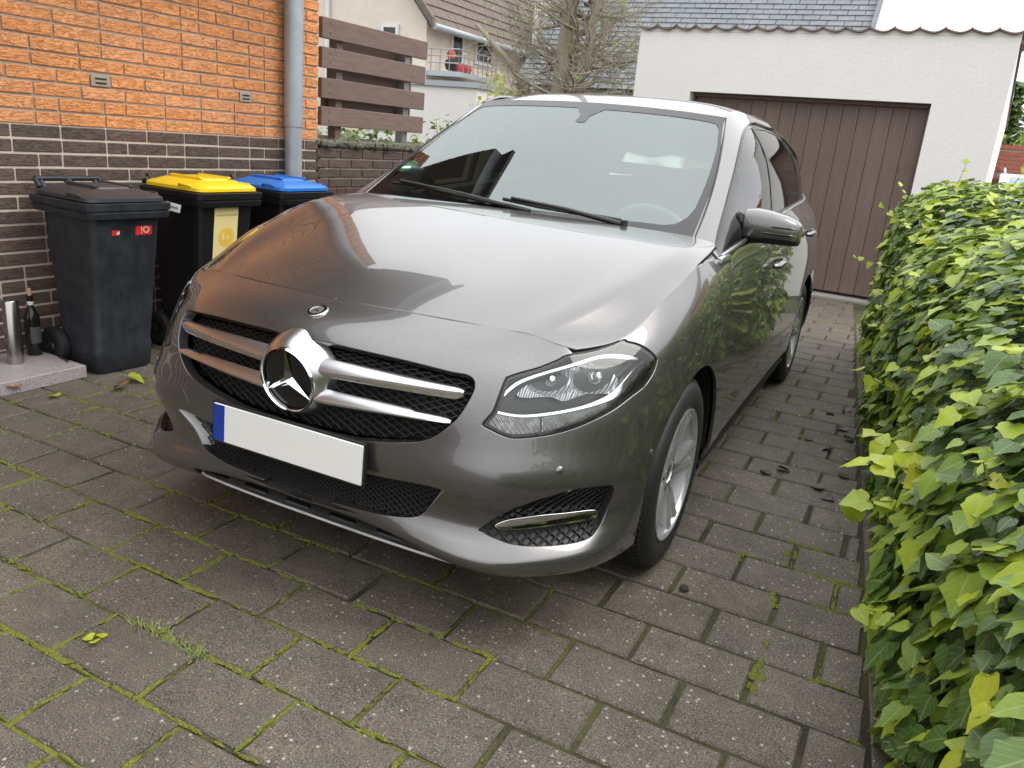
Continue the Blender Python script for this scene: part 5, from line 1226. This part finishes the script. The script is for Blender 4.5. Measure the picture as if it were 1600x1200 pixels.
# ------------------------------------------------ door mirrors
for s in (1,-1):
    MR=empty('door_mirror',(0,0 if s>0 else .16,0)); MR.parent=CAR
    sec=[(.796,.100,.050,.004),(.803,.122,.064,.005),(.84,.130,.072,.006),(.90,.124,.071,.002),(.955,.112,.064,-.004),(.992,.098,.052,-.010),(1.006,.080,.034,-.017),(1.010,.060,.018,-.02)]
    def shell(name,mt,lo,hi,grow=0):
        mb=MB(); n=20; V=[]
        for x,hh,dd,dz in sec:
            for k in range(n):
                a=2*PI*k/n; cx=math.copysign(abs(math.cos(a))**.5,math.cos(a)); sx=math.copysign(abs(math.sin(a))**.5,math.sin(a))
                z=1.074+dz+sx*(hh/2+grow); z=min(max(z,lo),hi); V.append((s*(x+.0),.875+cx*(dd+grow)-(.02 if cx<0 else 0)*abs(cx)+ (x-.9)*.12,z))
        m=len(sec); F=[(i*n+k,i*n+(k+1)%n,(i+1)*n+(k+1)%n,(i+1)*n+k) for i in range(m-1) for k in range(n)]+[tuple(range(n-1,-1,-1)),tuple((m-1)*n+k for k in range(n))]
        mb.add(V,F if s<0 else [f[::-1] for f in F]); return mb.build(name,mt,MR,50)
    shell('mirror_cap',M['paint'],1.034,1.2); shell('mirror_foot',M['plastic'],1.008,1.0355,.0015)
    mb=MB(); mb.tube([(s*.775,.80,1.020),(s*.80,.845,1.022),(s*.86,.875,1.022)],[.026,.022,.014],10); mb.build('mirror_stalk',M['plastic'],MR,50)
    for k,(x0,x1,z) in enumerate(((.905,.997,1.083),(.873,1.000,1.058))):
        mb=MB(); P2=[]
        for x in np.linspace(x0,x1,9):
            i=max(j for j in range(len(sec)) if sec[j][0]<=x); i=min(i,len(sec)-2); t=(x-sec[i][0])/(sec[i+1][0]-sec[i][0]); dd=sec[i][2]*(1-t)+sec[i+1][2]*t
            P2.append((s*x,.875-dd-.0195+(x-.9)*.12,z-.02*(x-x0)))
        mb.tube(P2,[.001]+[.0045]*7+[.002],6); mb.build('mirror_indicator',M['gloss'],MR,50)
    mb=MB(); mb.box((s*.90,.948,1.075),(.16,.004,.08),b=.001); mb.build('mirror_glass',M['chrome'],MR)
# ------------------------------------------------ wheels
def wheel(x,y,s):
    Wh=empty('wheel',(x,y,.316)); Wh.parent=CAR; Wh.rotation_euler=(0,0,0 if s>0 else PI)
    RX=Matrix.Rotation(R(90),4,'Y')
    mb=MB(); mb.lathe([(.218,.074),(.222,.090),(.235,.099),(.262,.104),(.290,.099),(.306,.090),(.313,.076),(.315,.04),(.316,0),(.315,-.04),(.313,-.076),(.304,-.092),(.27,-.103),(.225,-.09),(.215,-.07)],64,(0,0,0),RX); mb.build('tyre',M['rubber'],Wh,40)
    mb=MB()                                      # tread blocks, too small to count
    for k in range(84):
        a=2*PI*k/84
        for xx,w in ((-.055,.05),(0,.04),(.055,.05)):
            aa=a+xx*.6; Mx=Matrix.Rotation(aa,3,'X'); mb.box(Mx@Vector((xx,0,.3165)),(w,.017,.006),M=Mx@Matrix.Rotation(.5*(1 if xx>0 else -1)*(xx!=0),3,'Z'))
    tag(mb.build('tread',M['rubber'],Wh),kind='stuff')
    mb=MB(); mb.lathe([(.222,.088),(.2235,.098),(.219,.100),(.214,.094),(.209,.084)],64,(0,0,0),RX); rimb=MB(); rimb.lathe([(.2095,.084),(.200,.045),(.194,-.06),(.21,-.085),(.222,-.088)],64,(0,0,0),RX); rimb.build('rim_barrel',M['barrelshade'],Wh,40)
    def spoke(a,wd,tw):
        pr=[(.05,.070,.030),(.09,.080,.026),(.14,.086,.024),(.185,.090,.024),(.214,.094,.029)]
        V=[]
        for r,h,w in pr:
            w=w*wd
            off=tw*(r-.05)/.16
            for yy,dh in ((-w/2,-.044),(-w/2,-.007),(-w*.25,0),(w*.25,0),(w/2,-.007),(w/2,-.044)):
                V.append((h+dh,yy+off,r))
        Mx=Matrix.Rotation(a,3,'X'); V=[Mx@Vector(p) for p in V]; n=6
        F=[(i*n+k,(i+1)*n+k,(i+1)*n+(k+1)%n,i*n+(k+1)%n) for i in range(len(pr)-1) for k in range(n)]
        mb.add(V,F)
    for k in range(5):
        a=2*PI*k/5-.30
        spoke(a,1.55,.034); spoke(a,1.55,-.034)
    mb.lathe([(0,.058),(.034,.058),(.036,.070),(.062,.066),(.075,.055),(.078,.03)],40,(0,0,0),RX)
    rim=mb.build('rim',M['alu'],Wh,40)
    mb=MB(); mb.lathe([(0,.070),(.020,.0695),(.030,.066),(.033,.060)],28,(0,0,0),RX); mb.build('hub_cap',M['satin'],rim,50)
    for k in range(5):
        a=2*PI*k/5-.30+PI/5; mb=MB(); mb.lathe([(0,.0695),(.006,.069),(.0105,.062),(.0105,.055)],10,(0,.053*-math.sin(a),.053*math.cos(a)),RX); mb.build('wheel_bolt',M['plastic'],rim,50)
    mb=MB(); mb.lathe([(0,.0),(.06,.0),(.065,-.01),(.138,-.012),(.14,-.03),(0,-.03)],40,(0,0,0),RX); mb.build('brake_disc',M['disc'],Wh,40)
for y in (0,2.699):
    for s in (1,-1): wheel(s*.776,y,s)
# ------------------------------------------------ inside
mb=MB(); V=[];pr=[(.42,1.030),(.62,1.005),(.80,.985),(.95,.965),(1.02,.90),(1.0,.70)]
for x in np.linspace(-.74,.74,15):
    bz=.02*math.exp(-((x-.37)/.2)**2)
    for y,z in pr: V.append((x,y,z+(bz if y>.7 else 0)))
n=len(pr); mb.add(V,[(i*n+k,(i+1)*n+k,(i+1)*n+k+1,i*n+k+1) for i in range(14) for k in range(n-1)]); mb.build('dashboard',M['trim'],CAR,50)
def rbox(name,c,d,rx,mt,parent,b=.04):
    mb=MB(); mb.box(c,d,b=b,M=Matrix.Rotation(rx,3,'X')); o=mb.build(name,mt,parent,180); md=o.modifiers.new('s','SUBSURF'); md.levels=md.render_levels=2; return o
for x in (-.37,.37):
    S=empty('front_seat',(x,1.5,.5)); S.parent=CAR
    rbox('seat_cushion',(0,-.05,-.08),(.50,.52,.18),R(4),M['seat'],S); rbox('seat_back',(0,.28,.26),(.49,.15,.66),R(-16),M['seat'],S); rbox('headrest',(0,.385,.665),(.27,.09,.19),R(-12),M['seat'],S,.03)
S=empty('rear_seat',(0,2.4,.52)); S.parent=CAR
rbox('seat_cushion',(0,-.05,-.06),(1.30,.5,.18),R(4),M['seat'],S); rbox('seat_back',(0,.25,.22),(1.28,.15,.56),R(-16),M['seat'],S)
for x in (-.40,0,.40): rbox('headrest',(x,.34,.545),(.26,.08,.14),R(-12),M['seat'],S,.03)
SW=Matrix.Translation((.37,1.02,.93))@Matrix.Rotation(R(-62),4,'X')
mb=MB(); mb.tube([SW@Vector((.185*math.cos(a),.185*math.sin(a),0)) for a in np.linspace(0,2*PI,37)],.015,8,False); swo=mb.build('steering_wheel',M['trim'],CAR,180)
mb=MB(); mb.box(SW@Vector((0,0,-.02)),(.18,.12,.05),b=.02,M=SW.to_3x3()); mb.box(SW@Vector((.1,0,-.01)),(.17,.03,.02),b=.006,M=SW.to_3x3()); mb.box(SW@Vector((-.1,0,-.01)),(.17,.03,.02),b=.006,M=SW.to_3x3()); mb.build('wheel_spoke',M['trim'],swo,50)
mb=MB(); mb.box((0,1.08,1.385),(.23,.03,.065),b=.012); mb.build('inside_mirror',M['plastic'],CAR,50)
mb=MB(); mb.box((0,1.9,.42),(1.56,2.9,.02)); 
for s in (1,-1): mb.box((s*.80,1.75,.72),(.04,2.5,.56))
mb.build('cabin_shell',M['trim'],CAR)
# green round sticker low in the corner of the windscreen
q=PK['plak'][0]; q=(-.615,.285); p=windp.at(*q)[0]; n=windp.nrm(*q)[0]; n=n if n[2]>0 else -n
ez=Vector(n); ex=Vector((1,0,0)); ex=(ex-ez*ex.dot(ez)).normalized(); ey=ez.cross(ex); BM=Matrix(((ex.x,ey.x,ez.x,0),(ex.y,ey.y,ez.y,0),(ex.z,ey.z,ez.z,0),(0,0,0,1)))
p=p-n*.003
mb=MB(); mb.lathe([(0,.0005),(.044,.0005),(.044,-.0005)],32,p,BM); st=mb.build('emissions_sticker',M['green'],CAR)
mb=MB(); mb.box(Vector(p)+BM.to_3x3()@Vector((0,-.014,.0012)),(.05,.018,.0006),M=BM.to_3x3()); mb.build('sticker_field',M['white'],st)
# green ring drawn as a rim
mb=MB(); mb.lathe([(.0440,.0008),(.0465,.0008)],32,p,BM); mb.build('sticker_rim',M['white'],st)
# ---------------------------------------------------------------- wheelie bins
M['bin']=mat('bin_plastic',(.022,.025,.030),.42); g=G(M['bin']); p=g.pos(); n=g.noise(p,11,5,.6); n2=g.noise(g.pos((1,1,.25)),26,3,.7)
g.col(g.mix(g.fr(n,.42,.75,0,.5),(.016,.019,.024),(.045,.052,.060))); g.rough(g.fr(n2,.3,.7,.32,.58))
M['bin2']=mat('black_bin_plastic',(.010,.010,.011),.38); M['lid_grey']=mat('grey_lid',(.040,.042,.045),.35); M['lid_yellow']=mat('yellow_lid',(.80,.56,.015),.32); M['lid_blue']=mat('blue_lid',(.015,.16,.56),.32)
M['paper']=mat('sticker_paper',(.78,.66,.30),.5); M['yellow']=mat('sticker_yellow',(.80,.52,.05),.5); M['ink']=mat('printing_ink',(.10,.07,.03),.6)
M['label']=mat('white_label',(.62,.62,.62),.5); M['lblink']=mat('label_ink',(.18,.18,.19),.6)
def text(body,size,mt,parent,loc,rot,name='lettering'):
    c=bpy.data.curves.new('t','FONT'); c.body=body; c.size=size; c.align_x='CENTER'; c.align_y='CENTER'; c.extrude=.0003
    t=bpy.data.objects.new('t',c); COL.objects.link(t); dg=bpy.context.evaluated_depsgraph_get(); me=bpy.data.meshes.new_from_object(t.evaluated_get(dg)); bpy.data.objects.remove(t)
    me.materials.clear(); me.materials.append(mt); o=link(name,me,parent,loc,rot); return o
def rrect(w,d,r,n=5):
    P=[]
    for cx,cy,a0 in ((w/2-r,d/2-r,0),(-w/2+r,d/2-r,90),(-w/2+r,-d/2+r,180),(w/2-r,-d/2+r,270)):
        for k in range(n+1): a=R(a0+90*k/n); P.append((cx+r*math.cos(a),cy+r*math.sin(a)))
    return P
def bin_(loc,rz,body,lid,label,H=.86,hz=.068):
    """local: +x is the front (lifting edge), wheels and handle at the back"""
    B=empty('wheelie_bin',loc,rz); tag(B,label,'bin','wheelie bins along the brick wall')
    D,Wd=.43,.40; mb=MB(); rings=[]
    secs=[(.0,.30,.30,-.03,.05),(.02,.325,.315,-.03,.05),(.13,.335,.325,-.028,.045),(.145,.325,.315,-.026,.045),(.50,.375,.345,-.012,.04),(H-.07,.415,.375,0,.04)]
    for z,d,w,xo,r in secs: rings.append([(x+xo,y,z) for x,y in rrect(d,w,r)])
    n=len(rings[0]); V=[p for q in rings for p in q]
    mb.add(V,[(i*n+k,i*n+(k+1)%n,(i+1)*n+(k+1)%n,(i+1)*n+k) for i in range(len(rings)-1) for k in range(n)]+[tuple(range(n-1,-1,-1))]); mb.build('body',body,B,35)
    mb=MB(); rings=[]
    for z,gx in ((H-.075,.0),(H-.072,.035),(H-.045,.042),(H-.040,.034),(H-.036,.034),(H-.032,.044),(H-.002,.046),(H,.040),(H,.0)):
        rings.append([(x,y,z) for x,y in rrect(D+gx*1.5,Wd-.02+gx*1.7,.035)])
    V=[p for q in rings for p in q]; mb.add(V,[(i*n+k,i*n+(k+1)%n,(i+1)*n+(k+1)%n,(i+1)*n+k) for i in range(len(rings)-1) for k in range(n)]); mb.build('rim',body,B,30)
    mb=MB(); rings=[]
    for z,gx,xo in ((H+.003,-.005,0),(H+.006,.004,0),(H+.022,.002,0),(H+.034,-.022,0),(H+.050,-.10,-.01),(H+.056,-.12,-.01),(H+.055,-.16,-.01),(H+.064,-.17,-.01),(H+.066,-.20,-.01)):
        rings.append([(x+xo+.0,y,z) for x,y in rrect(D+.02+gx*1.2,Wd+.01+gx*1.2,max(.012,.045))])
    V=[p for q in rings for p in q]; mb.add(V,[(i*n+k,i*n+(k+1)%n,(i+1)*n+(k+1)%n,(i+1)*n+k) for i in range(len(rings)-1) for k in range(n)]+[tuple((len(rings)-1)*n+k for k in range(n))]); L_=mb.build('lid',lid,B,30)
    for s in (1,-1):                                   # side grips and the ridges on the lid
        mb=MB(); mb.tube([(.06,s*.196,H+.028),(.075,s*.213,H+.034),(.14,s*.213,H+.034),(.155,s*.196,H+.028)],.008,8); mb.build('lid_grip',lid,L_,60)
        mb=MB(); mb.box((-.01,s*.095,H+.067),(.24,.022,.012),b=.004); mb.build('lid_ridge',lid,L_,40)
        mb=MB(); mb.tube([(-.235,s*.14,H+.02),(-.265,s*.14,H+.055)],.014,8); mb.build('hinge',body,B,60)
        mb=MB(); mb.lathe([(0,.02),(.045,.02),(.05,.024),(.085,.026),(.098,.018),(.10,0),(.098,-.018),(.085,-.026),(0,-.022)],28,(-.185,s*.185,.10),Matrix.Rotation(R(90),4,'X')); w=mb.build('wheel',M['rubber'],B,40)
        mb=MB(); mb.lathe([(0,.03),(.02,.03),(.028,.022)],14,(-.185,s*.185,.10),Matrix.Rotation(R(90*(-s)),4,'X')); mb.build('hub',M['bin2'],w,40)
    mb=MB(); mb.tube([(-.275,-.165,H+hz),(-.275,.165,H+hz)],.014,10); 
    for y in (-.165,0,.165): mb.tube([(-.235,y,H+.03),(-.27,y,H+hz)],.013,8)
    mb.build('handle',body,B,60)
    for k in range(8): pass
    for s in (1,-1):
        mb=MB(); mb.box((.0,s*.160,.10),(.27,.008,.012)); mb.build('rib',body,B)
    return B
def lean(o,x,y,z,base=None):
    o.matrix_local=Matrix.Translation((x,y,z))@Matrix.Rotation(R(6.0),4,'Y')@(base or Matrix.Identity(4))
    return o
FX=(R(90),0,R(90))                                     # text facing local +x
B1=bin_((-2.225,.255,0),R(-4),M['bin'],M['lid_grey'],'dark grey wheelie bin with grey lid, beside the granite slab',.865)
def sticker(B,c,w,h,mt,name):
    mb=MB(); mb.box((0,0,0),(.0014,w,h)); return lean(mb.build(name,mt,B),*c)
FXM=Matrix(((0,0,1,0),(1,0,0,0),(0,1,0,0),(0,0,0,1)))
def frontx(z,H): 
    z0,z1=.145,.50
    sec=[(.145,.325/2-.026),(.50,.375/2-.012),(H-.07,.415/2)]
    for a,b in zip(sec,sec[1:]):
        if z<=b[0]: return a[1]+(b[1]-a[1])*(z-a[0])/(b[0]-a[0])
    return sec[-1][1]
fx=lambda z,H: frontx(z,H)+.0015
sticker(B1,(fx(.728,.865),.085,.728),.088,.044,M['red'],'red_sticker'); lean(text('!O',.046,M['label'],B1,(0,0,0),(0,0,0)),fx(.728,.865)+.001,.092,.729,FXM)
sticker(B1,(fx(.722,.865),-.065,.722),.040,.024,M['red'],'red_sticker'); mb=MB(); mb.prism([(-.006,-.009),(.012,-.009),(.014,.009),(.002,.003)],0,.0006); lean(mb.build('sticker_scrap',M['label'],B1),fx(.722,.865)+.0008,-.058,.722,FXM)
# small white label on the long side of the rim
def sidelabel(B,xx,zz,w,h,Hb):
    mb=MB(); yy=-(.345/2+.0185); mb.box((xx,yy,zz),(w,.0015,h)); o=mb.build('paper_label',M['label'],B); o.rotation_euler=(R(-2),0,0)
    mb=MB()
    for k in range(3): mb.box((xx-.008+.004*k,yy-.0012,zz+h*.28-k*h*.26),(w*(.55+.1*k),.0006,h*.12))
    o=mb.build('label_print',M['lblink'],B); o.rotation_euler=(R(-2),0,0)
sidelabel(B1,.10,.755,.055,.05,.865)
B2=bin_((-2.19,.86,0),R(-2),M['bin2'],M['lid_yellow'],'black wheelie bin with bright yellow lid, middle of the three bins',.905,.015)
sticker(B2,(fx(.655,.905),-.015,.655),.165,.34,M['paper'],'paper_notice')
sticker(B2,(fx(.783,.905)+.0008,-.015,.783),.165,.084,M['yellow'],'notice_header')
lean(text('Leichtverpackungen',.0195,M['ink'],B2,(0,0,0),(0,0,0)),fx(.785,.905)+.0018,-.015,.785,FXM)
mb=MB(); mb.lathe([(0,.0006),(.055,.0006),(.055,0)],32); lean(mb.build('notice_disc',M['yellow'],B2),fx(.66,.905)+.0008,-.01,.66,FXM)
mb=MB(); mb.lathe([(.043,.0004),(.047,.0004)],32); mb.box((-.022,.005,.0004),(.018,.038,.0008)); mb.box((.010,-.003,.0004),(.016,.024,.0008)); lean(mb.build('notice_symbol',M['paper'],B2),fx(.66,.905)+.0016,-.01,.66,FXM)
# the paper tag sticking out past the rim of the grey bin
tg=empty('paper_tag',(-2.02,.505,.833),R(-4)); mb=MB(); mb.box((0,.02,.0),(.075,.0015,.042),b=0); o=mb.build('tag_card',M['label'],tg); mb=MB(); mb.box((0,.0186,.0),(.05,.0008,.010)); mb.build('tag_print',M['lblink'],tg); tag(tg,'small white card tag hanging by the corner of the grey bin','tag')
tg.rotation_euler=(0,R(12),R(35))
B3=bin_((-2.135,1.42,0),R(-2),M['bin2'],M['lid_blue'],'black wheelie bin with blue lid, farthest along the wall',.905,.015)
# ---------------------------------------------------------------- granite slab, steel post, bottle
mb=MB(); mb.box((-2.355,-.165,.032),(.44,.42,.064),rz=R(-2),b=.003); SLB=mb.build('granite_slab',M['granite'],None,30); tag(SLB,'speckled grey granite slab on the paving by the brick wall','slab')
mb=MB(); mb.lathe([(0,.064),(.036,.064),(.036,.375),(.034,.378),(0,.378)],28,(-2.385,-.15,0)); tag(mb.build('steel_tube',M['steel'],None,40),'upright brushed steel tube standing on the granite slab','tube')
BT=empty('wine_bottle',(-2.46,-.005,.064)); tag(BT,'dark wine bottle with a cork in its neck, behind the steel tube','bottle')
mg=mat('bottle_glass',(.008,.010,.008),.05); M['cork']=mat('cork',(.42,.25,.15),.8)
mb=MB(); mb.lathe([(0,0),(.034,0),(.037,.006),(.037,.185),(.034,.205),(.022,.232),(.0145,.25),(.0140,.292),(.0155,.294),(.0155,.305),(.013,.306),(0,.306)],28); mb.build('bottle_body',mg,BT,50)
mb=MB(); mb.lathe([(.009,.300),(.0095,.338),(.008,.341),(0,.341)],16); mb.build('cork',M['cork'],BT,50)
mb=MB(); mb.lathe([(.0148,.258),(.0150,.259),(.0150,.276),(.0148,.277)],24); mb.build('neck_band',M['label'],BT,50)
mb=MB(); V=[];n=14
for z in (.065,.15):
    for k in range(n): a=R(-50)+R(110)*k/(n-1); V.append((.0374*math.cos(a),.0374*math.sin(a),z))
mb.add(V,[(k,k+1,n+k+1,n+k) for k in range(n-1)]); lb=mb.build('bottle_label',mat('dark_label',(.07,.07,.075),.5),BT,180)
mb=MB(); mb.tube([(-2.33,.035,.071),(-2.215,.01,.071)],.007,8); tag(mb.build('metal_rod',M['steel'],None,40),'short metal rod lying on the granite slab beside the bin','rod')
mb=MB(); mb.box((-2.40,-.46,.05),(.11,.10,.10),rz=.3,b=.012); tag(mb.build('brown_block',M['gate'],None,30),'brown block at the left edge of the picture by the slab','block')
# ---------------------------------------------------------------- silver car beyond the hedge
SV=empty('silver_car',(3.15,13.2,0),R(0)); tag(SV,'pale silver estate car half hidden behind the ivy hedge','car')
sp_=mat('silver_paint',(.55,.60,.62),.3,.5,1.0)
def carbody(name,mt,par,secs,w):
    mb=MB(); V=[]; n=len(secs)
    for s,k in ((-1,0),(1,0)):
        for y,z in secs: V.append((s*w,y,z))
    F=[tuple(range(n-1,-1,-1)),tuple(range(n,2*n))]+[(i,(i+1)%n,n+(i+1)%n,n+i) for i in range(n)]; mb.add(V,F); o=mb.build(name,mt,par,40); b=o.modifiers.new('b','BEVEL'); b.width=.05; b.segments=3; return o
carbody('body',sp_,SV,[(-2.1,.30),(2.2,.30),(2.28,.6),(2.2,.92),(-1.0,.94),(-2.0,.78),(-2.18,.55)],.88)
carbody('cabin',sp_,SV,[(-1.1,.92),(2.15,.92),(1.95,1.38),(1.6,1.44),(-.1,1.45),(-.3,1.42)],.70)
for nm,pts in (('windscreen',[(-1.02,.97),(-.36,1.40)]),('rear_window',[(2.17,.97),(2.0,1.34)])):
    mb=MB(); (y0,z0),(y1,z1)=pts; dy=-.012 if y0<0 else .012; mb.add([(-.62,y0+dy,z0),(.62,y0+dy,z0),(.56,y1+dy,z1),(-.56,y1+dy,z1)],[(0,1,2,3)]); mb.build(nm,mat('car_glass',(.25,.30,.33),.05),SV)
for s in (1,-1):
    mb=MB(); mb.add([(s*.708,-.85,.98),(s*.708,2.0,.98),(s*.708,1.8,1.34),(s*.708,-.2,1.36)],[(0,1,2,3)]); mb.build('side_window',M['pane'],SV)
    mb=MB(); mb.tube([(s*.62,-.1,1.46),(s*.62,.1,1.52),(s*.62,1.5,1.52),(s*.62,1.7,1.46)],.022,8); mb.build('roof_rail',M['alu'],SV,60)
    mb=MB(); mb.box((s*1.0,-.75,1.0),(.2,.1,.14),b=.03); mb.build('door_mirror',M['bin2'],SV,40)
    for y in (-1.35,1.35):
        mb=MB(); mb.lathe([(0,.02),(.2,.03),(.21,.09),(.31,.09),(.32,0),(.31,-.1),(0,-.1)],28,(s*.80,y,.32),Matrix.Rotation(R(90*s),4,'Y')); mb.build('wheel',M['rubber'],SV,40)
